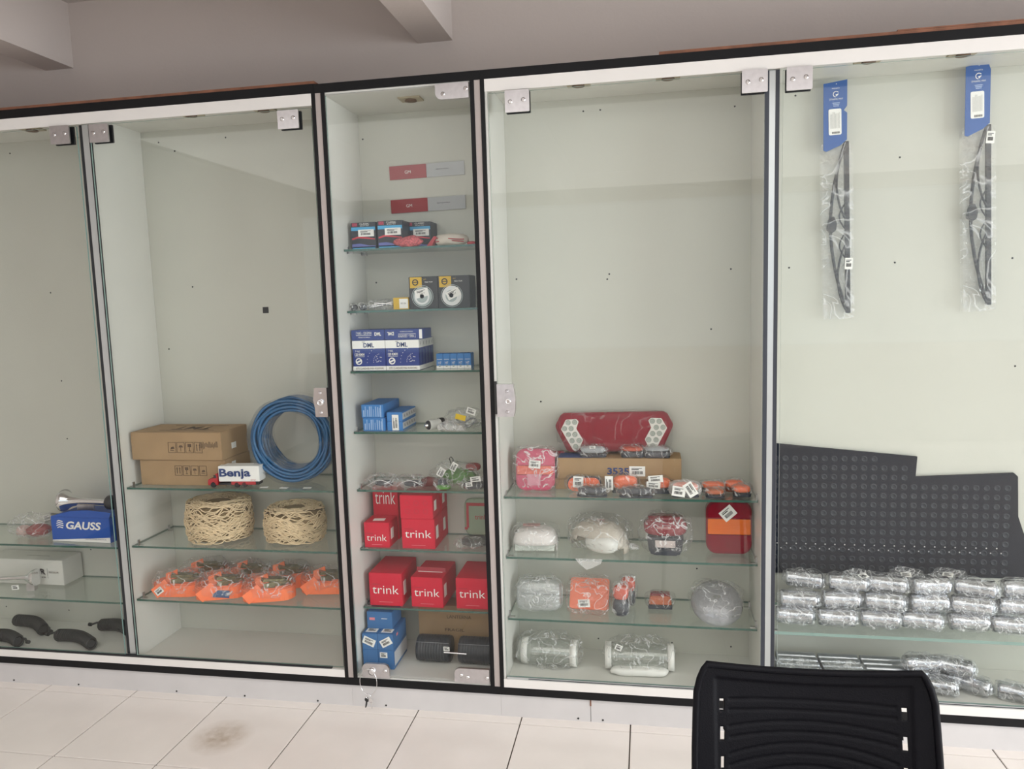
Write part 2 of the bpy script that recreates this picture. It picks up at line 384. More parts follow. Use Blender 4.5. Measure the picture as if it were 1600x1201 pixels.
B('black_patch', BLACKP, L, -1.013, D-.0125, 1.521, -.988, D-.0105, 1.546)
for x, y in ((-1.134, .09), (-.844, .10), (-1.85, .12)): downlight(L, x, y)
for x0, x1, cl in ((-2.42, -1.555, ((-1.658, 2.180, -1.576, 2.247),)), (-1.500, -.612, ((-1.492, 2.176, -1.412, 2.242), (-.735, 2.174, -.655, 2.238)))):
    d = pane('glass_door', L, x0, .000, .158, x1, .006, 2.243, edge=GEDGE2)
    for c4 in cl:
        clamp(d, *c4); zc = (c4[1]+c4[3])/2
        clamp_screws(d, [(c4[0]+.018, zc+.002), (c4[2]-.020, zc+.004)])
lk = obj('door_lock', MB().prism([(-.654, 1.138), (-.606, 1.138), (-.606, 1.246), (-.654, 1.246), (-.660, 1.20), (-.655, 1.17)], -.022, -.002), CHROME, L)
obj('keyhole', MB().lathe([(.011, 0), (.011, .010), (.006, .010), (.005, .006)], 18, Matrix.Translation((-.632, -.022, 1.192)) @ Matrix.Rotation(PI/2, 4, 'X')), CHROME, lk)
obj('screw', MB().lathe([(.006, 0), (.004, .003)], 12, Matrix.Translation((-.632, -.022, 1.228)) @ Matrix.Rotation(PI/2, 4, 'X')), STEEL, lk)
obj('screw', MB().lathe([(.006, 0), (.004, .003)], 12, Matrix.Translation((-.632, -.022, 1.154)) @ Matrix.Rotation(PI/2, 4, 'X')), STEEL, lk)

# ---- middle cabinet
K = thing('display_cabinet', 'narrow white display cabinet in the middle with seven glass shelves of boxes', 'cabinet', (0, 0, 0), 0, 'glass fronted display cabinets')
B('back_panel', BACK, K, -.584, D-.01, .09, .006, D, 2.30)
B('side_panel', WHITE, K, -.575, 0, .1, -.557, D-.011, 2.29); B('side_panel', WHITE, K, -.0325, 0, .1, -.0145, D-.011, 2.29)
B('top_panel', WHITE, K, -.5565, 0, ZT, -.033, D-.011, 2.32); B('bottom_panel', WHITE, K, -.5565, 0, .1, -.033, D-.011, ZF)
B('edge_trim', BLACK, K, -.592, -.006, 2.290, .003, -.0005, 2.320); B('edge_trim', BLACK, K, -.592, -.006, .091, .003, -.0005, .120)
B('edge_trim', BLACK, K, -.571, -.006, .1205, -.557, -.0005, 2.2895); B('edge_trim', BLACK, K, -.0325, -.006, .1205, -.018, -.0005, 2.2895)
B('infill_strip', GREY, K, -.592, -.004, .1205, -.5715, -.0005, 2.2895); B('infill_strip', GREY, K, -.0175, -.004, .1205, .0028, -.0005, 2.2895)
B('plinth', PLINTH, K, -.5845, .006, 0, .0025, .02, .0905)
ZS = (1.750, 1.522, 1.294, 1.062, .836, .602, .367)
for z in ZS: shelf(K, -.557, -.0325, .09, z)
holes(K, [(-.541, 2.19), (-.515, 1.63), (-.05, 1.62), (-.53, 1.02)])
downlight(K, -.28, .12)
d = pane('glass_door', K, -.556, .000, .126, -.034, .006, 2.284, edge=GEDGE2)
def plate(parent, pts, y0=-.014, y1=-.002):
    return obj('hinge_plate', MB().prism(pts, y0, y1), STEEL, parent)
def corner_pts(x0, z0, x1, z1, r, corners):
    """rectangle with some rounded corners, corners among 'bl','br','tr','tl'"""
    pts = []
    for key, cx, cz, a in (('bl', x0, z0, 180), ('br', x1, z0, 270), ('tr', x1, z1, 0), ('tl', x0, z1, 90)):
        if key in corners:
            ox = cx+(r if cx == x0 else -r); oz = cz+(r if cz == z0 else -r)
            for k in range(6):
                t = math.radians(a+90*k/5); pts.append((ox+r*math.cos(t), oz+r*math.sin(t)))
        else: pts.append((cx, cz))
    return pts
plate(d, corner_pts(-.152, 2.232, -.035, 2.284, .022, ('bl',))); clamp_screws(d, [(-.125, 2.250), (-.045, 2.262)])
plate(d, corner_pts(-.168, .133, -.035, .188, .022, ('tl',))); clamp_screws(d, [(-.143, .161), (-.118, .154), (-.044, .156)])
plate(d, corner_pts(-.531, .130, -.423, .186, .022, ('tl', 'tr'))); clamp_screws(d, [(-.440, .160)])
obj('door_latch', MB().lathe([(.014, 0), (.014, .010), (.008, .012)], 18, Matrix.Translation((-.490, -.013, .158)) @ Matrix.Rotation(PI/2, 4, 'X')), CHROME, d)
# ---- right cabinet
R = thing('display_cabinet', 'wide white display cabinet at right holding vehicle lamps and wiper blades', 'cabinet', (0, 0, 0), 0, 'glass fronted display cabinets')
B('back_panel', BACK, R, .007, D-.01, .09, 2.75, D, 2.30)
B('side_panel', WHITE, R, .008, 0, .1, .026, D-.011, 2.29); B('side_panel', WHITE, R, 2.73, 0, .1, 2.75, D-.011, 2.29)
B('partition', WHITE, R, .930, .012, ZF, .978, D-.011, ZT)
B('top_panel', WHITE, R, .0265, 0, ZT, 2.7295, D-.011, 2.32); B('bottom_panel', WHITE, R, .0265, .01, .1, 2.7295, D-.011, ZF)
B('edge_trim', BLACK, R, .0035, -.006, 2.290, 2.75, -.0005, 2.320); B('edge_trim', BLACK, R, .0035, -.006, .091, 2.75, -.0005, .120)
B('edge_trim', BLACK, R, .0035, -.006, .1205, .0180, -.0005, 2.2895)
B('top_rail', RAIL, R, .0185, -.006, 2.2486, 2.7295, -.0005, 2.2895)
B('bottom_rail', RAIL, R, .0185, -.006, .1205, 2.7295, .009, .152)
B('door_track', ALU, R, .03, -.003, .1525, 2.7, .0085, .160)
B('track_groove', BLACKP, R, .11, -.0035, .1545, 2.7, -.0031, .1575)
B('plinth', PLINTH, R, .003, .006, 0, .335, .02, .0905); B('plinth', PLINTH, R, .337, .006, 0, 2.75, .02, .0905)
B('top_board', WOOD, R, .60, -.004, 2.3205, 2.75, D, 2.330); B('top_board', WOOD, R, 1.32, -.0045, 2.3305, 2.75, D, 2.3345)
B('splinter', WOOD, R, .334, .004, .062, .339, .006, .09)
for x0, x1, mtl in ((.932, .945, NAVYP), (.9455, .9640, ALU), (.9645, .977, NAVYP)):
    B('partition_strip', mtl, R, x0, .0085, .161, x1, .0115, 2.248)
for z in (.827, .598, .360): shelf(R, .026, .930, .06, z)
shelf(R, .978, 2.73, .05, .360, th=.011, edge=GEDGE2)
holes(R, [(.39, 2.235), (.056, 1.624), (.414, 1.631), (.406, 1.612), (.86, 1.634), (.872, 2.213), (.789, 1.414), (.139, 1.144), (.327, 2.235), (.348, .179), (.638, .176), (.864, .172), (1.08, 2.235), (1.065, 1.631), (1.424, 1.636), (1.431, 2.0), (1.804, 1.637), (1.828, 1.26), (.735, .484)])
for x, y in ((.328, .10), (.631, .10), (1.263, .09), (1.546, .10)): downlight(R, x, y)
for x0, x1, cl in ((.030, .9300, ((.089, 2.173, .172, 2.245), (.858, 2.178, .937, 2.249))), (.986, 2.40, ((.994, 2.176, 1.072, 2.247),))):
    d = pane('glass_door', R, x0, .000, .161, x1, .006, 2.243, edge=GEDGE2)
    for c4 in cl:
        clamp(d, *c4); zc = (c4[1]+c4[3])/2-.002
        clamp_screws(d, [(c4[0]+.018, zc), (c4[2]-.020, zc+.004)])
lk = obj('door_lock', MB().prism([(.030, 1.137), (.088, 1.137), (.094, 1.16), (.096, 1.20), (.089, 1.252), (.030, 1.252)], -.022, -.002), STEEL, R)
obj('lock_case', MB().box(.020, -.014, 1.145, .0295, -.0065, 1.262), DARKM, lk)
obj('keyhole', MB().lathe([(.010, 0), (.010, .008), (.006, .008), (.005, .004)], 18, Matrix.Translation((.070, -.022, 1.192)) @ Matrix.Rotation(PI/2, 4, 'X')), CHROME, lk)
for z in (1.228, 1.154): obj('screw', MB().lathe([(.006, 0), (.004, .003)], 12, Matrix.Translation((.066, -.022, z)) @ Matrix.Rotation(PI/2, 4, 'X')), STEEL, lk)
for cab, xs in ((L, (-2.10, -1.79, -1.34, -1.04, -.73)), (K, (-.45,)), (R, (.29, .38, .75))):
    for x in xs: obj('plinth_screw', MB().lathe([(.004, 0), (.003, .002)], 8, Matrix.Translation((x, .006, .010)) @ Matrix.Rotation(PI/2, 4, 'X')), DARKM, cab)

# ---- keys hanging from the latch
k = thing('key_bunch', 'small bunch of keys on a thin looped wire under the middle door', 'keys', (-.500, -.035, .135))
obj('wire_loop', MB().tube([(.034*math.cos(a), 0, -.012+.052*math.sin(a)) for a in [2*PI*i/28 for i in range(28)]], .0013, 6, True), CHROME, k)
obj('key_ring', MB().tube([(-.004+.009*math.cos(a), .001, -.070+.010*math.sin(a)) for a in [2*PI*i/20 for i in range(20)]], .0012, 6, True), CHROME, k)
for dx, rr, mtl in ((-.009, .18, DARKM), (.006, -.12, CHROME)):
    mb = MB(); Mx = Matrix.Translation((dx, -.002 if dx > 0 else .002, -.076)) @ Matrix.Rotation(rr, 4, 'Y')
    mb.lathe([(.009, -.001), (.009, .001)], 16, Mx @ Matrix.Translation((0, 0, -.008)) @ Matrix.Rotation(PI/2, 4, 'X'))
    mb.prism([(-.003, -.015), (.003, -.015), (.003, -.030), (.001, -.032), (.003, -.034), (.001, -.037), (.001, -.040), (-.003, -.042)], -.001, .001, mx=Mx)
    obj('key', mb, mtl, k)

# ================================================================== goods in the left cabinet
def carton(name, label, x0, y0, z, w, d, h, m, rz=0, cat='box', group=None, bevel=.0015):
    o = B(name, m, None, 0, 0, 0, w, d, h, bevel); o.location = (x0, y0, z); o.rotation_euler = (0, 0, rz)
    return tag(o, label, cat, group)
def symbols(par, x, z, s, flip=False):
    """four framed handling marks: glass, umbrella, hook, arrows"""
    mb = MB(); F = frame('front', (x, -.0008, z), 0); t = .0014
    def bx(x0, y0, x1, y1): mb.box(min(x0,x1), min(y0,y1), 0, max(x0,x1), max(y0,y1), .0006, mx=F)
    for i in range(4):
        c = i*s*1.12
        bx(c, 0, c+t, s*1.25); bx(c+s-t, 0, c+s, s*1.25); bx(c, 0, c+s, t); bx(c, s*1.25-t, c+s, s*1.25)
        m_ = c+s/2
        kd = (3-i) if flip else i
        if kd == 0:
            for dx in (-s*.18, s*.18): bx(m_+dx-t, s*.25, m_+dx+t, s*.9); mb.add([F @ Vector(v) for v in ((m_+dx-s*.12, s*.85, 0), (m_+dx+s*.12, s*.85, 0), (m_+dx, s*1.08, 0))], [(0, 1, 2)])
        elif kd == 1: bx(m_-s*.22, s*.7, m_+s*.22, s*1.05); bx(m_-t/2, s*.25, m_+t/2, s*.7); bx(m_-s*.15, s*.2, m_+s*.15, s*.26)
        elif kd == 2: mb.add([F @ Vector(v) for v in ((m_-s*.3, s*.65, 0), (m_+s*.3, s*.65, 0), (m_+s*.15, s*.9, 0), (m_-s*.15, s*.9, 0))], [(0, 1, 2, 3)]); bx(m_-t/2, s*.2, m_+t/2, s*.65)
        else: mb.add([F @ Vector(v) for v in ((m_-s*.25, s*.4, 0), (m_+s*.3, s*.5, 0), (m_+s*.2, s*.75, 0), (m_-s*.1, s*.7, 0))], [(0, 1, 2, 3)]); bx(m_-s*.25, s*.25, m_+s*.2, s*.3)
    return obj('handling_marks', mb, CARDD, par)
c = carton('cardboard_box', 'flat brown cardboard carton, lower of the two on the top shelf', -1.473, .082, .8455, .372, .20, .104, CARD, bevel=.002)
symbols(c, .155, .040, .032)
panel(c, .03, .022, (.3722, .07, .075), 'right', PAPER, 0, 'sticker')
c2 = carton('cardboard_box', 'flat brown cardboard carton with outlined lettering, upper of the two stacked', -1.496, .070, .9505, .396, .20, .112, CARD, bevel=.002)
symbols(c2, .165, .030, .034, True)
text(c2, 'TMT', .17, .07, (.22, .10, .1123), 'top', CARDD, PI, .01)
mb = MB()
for a in ((.10, .045, .34, .048), (.10, .155, .34, .158)): mb.box(a[0], a[1], .112, a[2], a[3], .1128)
obj('lettering_border', mb, CARDD, c2)
mb = MB(); rnd = random.Random(3)
for i in range(16): mb.box(.302+i*.005, -.0006, .045+rnd.random()*.01, .3045+i*.005, 0, .065+rnd.random()*.012)
obj('side_print', mb, CARDD, c2)
panel(c2, .034, .024, (.3964, .09, .045), 'right', PAPER, 0, 'sticker')
mb = MB(); mb.box(-.001, .06, .035, 0, .14, .075); obj('tape', MB().box(-.0006, .08, 0, 0, .12, .112), mat('tan_tape', (.36, .24, .12), .3), c2)

# blue hose coil standing on edge
HB = mat('blue_hose', (.012, .10, .24), .3, coat=.3)
h = thing('hose_coil', 'coil of blue plastic hose standing upright wrapped in clear film', 'hose', (-.832, .170, .8455), math.radians(6), None)
mb = MB(); rt = .0068
for i in range(9):
    for j in range(4):
        rr = .122+j*.0125+(i % 2)*.004; yy = (i-4)*.0135
        jit = random.Random(i*7+j)
        ph = jit.random()*6; pts = []
        for k in range(56):
            a = 2*PI*k/56
            r2 = rr+.0022*math.sin(3*a+ph)+.0018*math.sin(5*a+ph*2); y2 = yy+.004*math.sin(2*a+ph)
            pts.append((r2*math.cos(a), y2, .178+r2*math.sin(a)))
        mb.tube(pts, rt, 6, True)
obj('hose', mb, HB, h)
FILM = clear('stretch_film', (.97, .98, 1), .1, film=.05, bump=.8, bscale=60, base=.04)
mb = MB()
for rr, y0, y1 in ((.176, -.066, .066), (.113, -.066, .066)):
    n = 56
    for yy0, yy1 in ((y0, y1),):
        vs = [( (rr+.002*math.sin(9*a))*math.cos(a), y, .178+(rr+.002*math.sin(9*a))*math.sin(a)) for y in (yy0, yy1) for a in [2*PI*q/n for q in range(n)]]
        mb.add(vs, [(q, (q+1) % n, n+(q+1) % n, n+q) for q in range(n)], 0, True)
obj('stretch_film', mb, FILM, h)

# toy lorry
tr = thing('toy_truck', 'red toy truck with a white box body lettered Benja on shelf edge', 'toy', (-1.158, .050, .8455), math.radians(4))
TRED = mat('toy_red', (.40, .012, .02), .35, coat=.4)
mb = MB().prism([(0, .010), (.042, .010), (.042, .056), (.034, .056), (.024, .038), (.004, .034), (0, .026)], 0, .055)
obj('cab', mb, TRED, tr, bevel=.002)
B('cab_window', BLACKP, tr, .026, -.0008, .038, .037, 0, .050)
B('chassis', BLACKP, tr, .04, .008, .009, .205, .048, .017); B('side_skirt', TRED, tr, .098, -.001, .012, .198, .0, .024)
bx = B('box_body', mat('toy_white', (.80, .80, .78), .4), tr, .047, 0, .024, .214, .056, .086, .0015)
text(bx, 'Benja', .128, .042, (.115, -.0012, .055), 'front', BLUEINK, 0, .03)
text(bx, 'BENJA', .022, .005, (.19, -.0012, .030), 'front', TRED)
for x in (.022, .120, .150):
    for y in (.002, .045):
        wl = obj('wheel', MB().lathe([(.0095, 0), (.0115, .002), (.0115, .009), (.0095, .011)], 18, Matrix.Translation((x, y+.008, .0115)) @ Matrix.Rotation(PI/2, 4, 'X')), BLACKP, tr)
for i, (x, y, rz) in enumerate(((-.93, .07, .2), (-.845, .066, -.1), (-.75, .072, .15))):
    o = B('paper_slip', PAPER, None, -.016, -.009, 0, .016, .009, .0006, loc=(x, y, .8452), rot=(0, 0, rz))
    tag(o, ('small white paper slip on glass just right of the toy truck', 'small white paper slip on glass below centre of the blue hose coil', 'small white paper slip on glass nearest the door lock')[i], 'paper', 'paper slips on the top left shelf')

# netted rope coils
ROPE = mat('cream_rope', (.70, .555, .36), .85, noise_amt=.12, noise_scale=60)
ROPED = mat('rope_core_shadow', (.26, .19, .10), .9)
def rope_coil(label, x, y, z, R0, H, seed):
    t = thing('rope_coil', label, 'rope', (x, y, z), 0, 'coils of netted cream rope')
    rnd = random.Random(seed); mb = MB()
    prof = lambda s_: R0*(.92+.08*math.sin(PI*min(1, max(0, s_))**.9))
    for i in range(46):
        ph = rnd.random()*6.28; ph2 = rnd.random()*6.28; zc = .08+rnd.random()*.84; amp = .10+rnd.random()*.16; fr = rnd.choice((2, 3, 4, 5))
        pts = []
        for k in range(54):
            a = 2*PI*k/54; s_ = zc+amp*math.sin(fr*a+ph)*.6+.05*math.sin(11*a+ph2)
            s_ = min(.99, max(.02, s_)); rr = prof(s_)+.003*math.sin(7*a+ph2)+.002*math.sin(17*a+ph)
            pts.append((rr*math.cos(a), rr*.86*math.sin(a), s_*H+.004*math.sin(a*2+seed)))
        mb.tube(pts, .0026, 4, True)
    for i in range(34):
        ph = rnd.random()*6.28; r1 = R0*(.25+.6*rnd.random()); pts = []
        for k in range(40):
            a = 2*PI*k/40; rr = r1*(1+.16*math.sin(3*a+ph))
            zz = H*(.93+.14*math.sin(PI*min(1, (R0-rr)/R0*1.2+.15)))-.012*rnd.random()
            pts.append((rr*math.cos(a)+.004*math.sin(5*a+ph), rr*.86*math.sin(a), zz))
        mb.tube(pts, .0026, 4, True)
    obj('rope', mb, ROPE, t)
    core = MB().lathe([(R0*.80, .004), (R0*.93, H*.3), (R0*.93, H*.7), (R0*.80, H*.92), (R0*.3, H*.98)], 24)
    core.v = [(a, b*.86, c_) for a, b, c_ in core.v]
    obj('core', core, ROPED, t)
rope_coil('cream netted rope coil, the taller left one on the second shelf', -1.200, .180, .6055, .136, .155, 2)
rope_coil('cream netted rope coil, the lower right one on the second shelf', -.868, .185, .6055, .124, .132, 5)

# ratchet straps
WEB = mat('orange_webbing', (1.0, .22, .09), .6, noise_amt=.08, noise_scale=40)
OLIVE = mat('olive_zinc', (.20, .18, .09), .38, .8, noise_amt=.2, noise_scale=50)
def stadium(a, b, n=10):
    pts = []
    for k in range(n+1): t = -PI/2+PI*k/n; pts.append((a+b*math.cos(t), b*math.sin(t)))
    for k in range(n+1): t = PI/2+PI*k/n; pts.append((-a+b*math.cos(t), b*math.sin(t)))
    return pts
def strap(label, x, y, z, rz, tilt=0, blue=False, tagged=False):
    t = thing('ratchet_strap', label, 'strap', (x, y, z), rz, 'bagged orange ratchet straps')
    t.rotation_euler = (tilt, 0, rz)
    mb = MB()
    for i in range(5):     # layers of the flat roll, standing on edge, slightly telescoped
        o_ = stadium(.052, .052-.006*i); n_ = stadium(.052, .0475-.006*i); L_ = len(o_); z0, z1 = .002+.001*(i % 2), .050+.0025*((i*2) % 3)
        vs = [(p[0], p[1], zz) for zz in (z0, z1) for p in o_]+[(p[0], p[1], zz) for zz in (z0, z1) for p in n_]
        fs = []
        for k in range(L_):
            q = (k+1) % L_
            fs += [(k, q, L_+q, L_+k), (2*L_+q, 2*L_+k, 3*L_+k, 3*L_+q), (L_+k, L_+q, 3*L_+q, 3*L_+k), (q, k, 2*L_+k, 2*L_+q)]
        mb.add(vs, fs)
    obj('webbing_roll', mb, WEB, t)
    mb = MB(); mx = Matrix.Translation((-.060, -.054, .032)) @ Matrix.Rotation(-.62, 4, 'Y')
    mb.box(-.026, -.003, -.022, .050, .003, .022, mx=mx)
    mx2 = Matrix.Translation((-.020, -.02, .078)) @ Matrix.Rotation(-.35, 4, 'Y') @ Matrix.Rotation(.9, 4, 'X')
    mb.box(-.028, -.022, -.0022, .026, .022, .0022, mx=mx2)
    obj('cross_band', mb, WEB, t, bevel=.001)
    if blue: panel(t, .062, .030, (.005, -.0545, .026), 'front', mat('blue_care_label', (.02, .085, .22), .5), -.15, 'care_label', .0016)
    if tagged: price(t, .036, .026, (-.058, -.0585, .030), 'front', .62)
    mx = Matrix.Translation((.028, .000, .058)) @ Matrix.Rotation(.5, 4, 'Z') @ Matrix.Rotation(.22, 4, 'Y')
    mb = MB()
    for s_ in (-1, 1): mb.prism([(-.055, -.010), (.050, -.012), (.058, .004), (.045, .018), (-.030, .012), (-.058, .004)], s_*.024-.0015, s_*.024+.0015, mx=mx)
    mb.box(-.05, -.022, -.010, .02, .022, -.007, mx=mx)
    rt_ = obj('ratchet', mb, OLIVE, t)
    mb = MB(); mb.lathe([(.009, -.030), (.009, .030)], 12, mx @ Matrix.Translation((.038, 0, .004)) @ Matrix.Rotation(PI/2, 4, 'X'))
    mb.lathe([(.015, -.0290), (.015, -.0265)], 12, mx @ Matrix.Translation((.038, 0, .004)) @ Matrix.Rotation(PI/2, 4, 'X'))
    obj('spool', mb, STEEL, rt_)
    mb = MB(); mb.prism([(-.060, .010), (.020, .016), (.022, .024), (-.058, .022)], -.020, .020, mx=mx)
    obj('ratchet_handle', mb, OLIVE, rt_)
    for s_ in (-1, 1):
        pts = [mx @ Vector((.048+.030*u, s_*.014+.004*math.sin(3*u), .006+.020*math.sin(PI*u*1.3))) for u in [q/10 for q in range(11)]]
        obj('hook', MB().tube(pts, .0030, 6), STEEL, t)
    bag(t, .205, .118, .100, (0, 0, -.0005), seed=int(x*100) % 17, rot=(0, 0, .05), amp=.010, m=BAG)
strap('bagged orange ratchet strap with white oval tag, front row leftmost', -1.362, .115, .3805, .10, tagged=True)
strap('bagged orange ratchet strap with a blue care label, front row second', -1.165, .108, .3805, .35, blue=True)
strap('bagged orange ratchet strap with steel hook hanging over it, front row third', -.958, .105, .3805, .28)
strap('bagged orange ratchet strap, rightmost one beside the middle cabinet', -.755, .205, .3805, .12)
strap('bagged orange ratchet strap partly hidden, back row leftmost by the wall', -1.330, .245, .3815, .25)
strap('bagged orange ratchet strap partly hidden, in the middle of the back row', -1.120, .245, .3815, -.1)
strap('bagged orange ratchet strap partly hidden, back row rightmost', -.955, .245, .3815, .15)

# ------- far left bay
g = carton('horn_box', 'long blue box with white lettering and white lower edge, horn on top', -1.925, .095, .5945, .285, .17, .105, BLUEBOX, rz=math.radians(-2))
poly(g, [(-.140, -.052), (.140, -.052), (.140, -.030), (-.140, -.048)], (.1425, -.0008, .0525), 'front', PAPER, 0, 'white_band')
text(g, 'GAUSS', .170, .034, (.160, -.0010, .070), 'front', PAPER, 0, .03, shear=.2)
for i in range(4):
    z0 = -.014+.009*i
    poly(g, [(-.018+.003*abs(i-1.5), z0), (-.004, z0+.004), (.018-.003*abs(i-1.5), z0), (.018-.003*abs(i-1.5), z0+.004), (-.004, z0+.008), (-.018+.003*abs(i-1.5), z0+.004)], (.045, -.0010, .070), 'front', PAPER, 0, 'emblem')
text(g, 'ELETROPNEUMATICA', .10, .006, (.215, -.0012, .014), 'front', BLUEINK)
# raised open lid
obj('lid_flap', MB().prism([(0, 0), (.10, .0), (.285, .0), (.285, .022), (.17, .030), (.09, .024)], -.001, .001, mx=Matrix.Translation((0, .002, .105)) @ Matrix.Rotation(-.5, 4, 'X')), BLUEBOX, g)
hn = thing('air_horn', 'chrome trumpet air horn with black base lying on the blue box', 'horn', (-1.885, .165, .749), 0)
mxh = Matrix.Rotation(math.radians(-4), 4, 'Z') @ Matrix.Rotation(PI/2, 4, 'Y')
obj('trumpet', MB().lathe([(.046, -.030), (.048, -.028), (.036, -.012), (.024, .015), (.017, .06), (.014, .13), (.013, .20)], 28, mxh), CHROME, hn)
obj('horn_base', MB().lathe([(.026, .195), (.030, .20), (.030, .225), (.020, .232)], 20, mxh), BLACKP, hn)
obj('bracket', MB().box(.05, -.022, -.034, .13, -.016, -.012), STEEL, hn)
b1 = thing('bagged_part', 'pinkish red part in a crumpled clear bag at far left', 'part', (-2.062, .150, .5945), .2)
obj('rubber_part', blob(.10, .07, .05, p=2.2, amp=.006, seed=3), mat('dull_red_rubber', (.30, .05, .05), .5), b1, (.02, 0, 0)); bag(b1, .19, .13, .10, seed=4, amp=.016, p=2.4)
obj('foam_part', blob(.06, .05, .045, p=2.3), mat('pale_pink_part', (.55, .38, .35), .6), b1, (-.05, .01, 0))
b2 = thing('metal_part', 'dull grey round part with a white price tag behind blue box', 'part', (-2.02, .262, .5945), .1)
obj('casting', MB().lathe([(.030, -.06), (.034, -.05), (.030, -.02), (.022, .0), (.022, .03), (.032, .04), (.030, .06)], 20, Matrix.Translation((0, 0, .036)) @ Matrix.Rotation(PI/2, 4, 'Y')), mat('dull_casting', (.20, .21, .18), .5, .3), b2)
price(b2, .040, .026, (-.045, -.032, .058), 'front', .3)
lb = carton('long_carton', 'long white carton with black lettering on the shelf under the horn', -2.372, .185, .3605, .400, .115, .112, mat('white_carton', (.62, .62, .58), .6))
text(lb, 'R', .028, .026, (.300, -.001, .060), 'front', INK, 0, .04); text(lb, 'REGUA', .048, .008, (.355, -.001, .058), 'front', CARDD)
text(lb, 'STER', .045, .007, (.292, -.001, .034), 'front', INK); B('divider_line', INK, lb, .322, -.001, .030, .3225, 0, .075)
text(lb, 'COMERCIAL', .12, .007, (.24, .05, .1125), 'top', CARDD)
sr = thing('chrome_siren', 'small chrome horn with flared mouth lying in front of white carton', 'horn', (-2.075, .125, .3605), .2)
obj('bell', MB().lathe([(.036, .020), (.036, .012), (.030, 0), (.018, -.015), (.010, -.035), (.008, -.15)], 24, Matrix.Translation((0, 0, .056)) @ Matrix.Rotation(PI/2, 4, 'Y')), CHROME, sr)
obj('mount', MB().box(-.02, -.012, 0, .014, .012, .03), STEEL, sr); price(sr, .030, .020, (-.055, -.03, .025), 'front', .05)
HOSEB = mat('black_coiled_hose', (.016, .018, .018), .55)
def spiral(label, x, y, z, rz, ln=.20, tail=1):
    t = thing('coiled_air_hose', label, 'hose', (x, y, z), rz, 'black coiled air hoses on the cabinet floor')
    n = 22*12; pts = []
    for i in range(n+1):
        u = i/n; a = 2*PI*22*u; ang = .35*math.sin(PI*(u-.1))
        cx = (u-.5)*ln; cy = .02*math.sin(PI*u*1.2)
        pts.append((cx, cy+.0225*math.cos(a), .0285+.0225*math.sin(a)))
    obj('coil', MB().tube(pts, .0046, 6), HOSEB, t)
    obj('inner_turns', MB().tube([((u-.5)*ln*.96, .02*math.sin(PI*u*1.2), .0285) for u in [q/10 for q in range(11)]], .015, 14), HOSEB, t)
    if tail: obj('end_fitting', MB().tube([(tail*ln*.5, .01, .03), (tail*(ln*.5+.025), .0, .036), (tail*(ln*.5+.045), -.012, .030)], .0045, 6).tube([(tail*(ln*.5+.045), -.012, .030), (tail*(ln*.5+.058), -.012, .030)], .008, 8), HOSEB, t)
spiral('black coiled air hose at far left, behind the other hoses', -2.180, .205, .1355, -.30, .22, 1)
spiral('black coiled air hose in the middle, nearest the glass', -1.860, .095, .1355, -.22, .22, -1)
spiral('black coiled air hose at right, close behind the partition', -1.765, .222, .1355, -.15, .17, -1)
spiral('black coiled air hose cut off by the left edge, at the front', -2.190, .070, .1355, -.12, .19, 1)

# ================================================================== goods in the middle cabinet
def ordn(i): return ('first', 'second', 'third', 'fourth', 'fifth', 'sixth', 'seventh', 'eighth', 'ninth', 'tenth')[i]
# back wall price strips
for z0, lab in ((2.026, 'red and silver shelf sign on the back panel, the upper one'), (1.897, 'red and silver shelf sign on the back panel, the lower one')):
    t = thing('shelf_sign', lab, 'sign', (-.436, D-.011, z0), 0, 'red and silver signs')
    t.rotation_euler = (0, math.radians(-1), 0)
    p = B('red_panel', mat('sign_red', (.33, .035, .045), .4), t, 0, -.004, 0, .150, -.0005, .052); q = B('silver_panel', mat('sign_silver', (.36, .37, .38), .4, .3), t, .1505, -.004, 0, .302, -.0005, .052)
    text(p, 'GM', .024, .012, (.075, -.0045, .026), 'front', PAPER); text(q, 'lampadas', .052, .006, (.215, -.0045, .028), 'front', INK)
# bulb boxes, dark with blue and red waves
LB = mat('black_carton', (.02, .02, .028), .35)
def wave_box(label, x, y, z, s=1):
    c = carton('bulb_box', label, x, y, z, .098, .09, .100, LB, group='small dark bulb boxes on the top shelf')
    W_ = .098
    panel(c, W_-.004, .013, (.049, -.0008, .076), 'front', mat('sky_blue_print', (.06, .35, .62), .4), name='blue_band')
    panel(c, .020, .012, (.016, -.0008, .092), 'front', mat('maroon_print', (.35, .03, .07), .4), name='logo_patch')
    text(c, 'CLASSIC', .038, .006, (.055, -.001, .094), 'front', PAPER); text(c, 'H4 24V 75W', .034, .004, (.055, -.001, .087), 'front', PAPER)
    poly(c, [(-.045, -.003), (-.02, .004), (.01, 0), (.045, -.006), (.045, -.010), (.01, -.006), (-.02, -.003), (-.045, -.009)], (.049, -.0008, .045), 'front', mat('red_wave', (.55, .04, .06), .4), name='red_wave')
    poly(c, [(-.046, -.020), (-.046, -.006), (-.015, -.004), (.02, -.012), (.046, -.013), (.046, -.020)], (.049, -.0008, .026), 'front', mat('violet_wave', (.13, .15, .42), .4), name='violet_wave')
    panel(c, W_-.008, .008, (.049, -.0008, .006), 'front', mat('sky_blue_print', (.06, .35, .62), .4), name='blue_band')
    price(c, .062, .026, (.060, -.0012, .060), 'front'); return c
wave_box('dark bulb box with blue and red waves, left one on the top shelf', -.541, .135, 1.7505)
wave_box('dark bulb box with blue and red waves, middle one on the top shelf', -.431, .120, 1.7505)
wave_box('dark bulb box half hidden behind its neighbour on the top shelf', -.350, .212, 1.7505)
NET = mat('red_white_net', (.48, .11, .12), .7, noise_amt=.5, noise_scale=160)
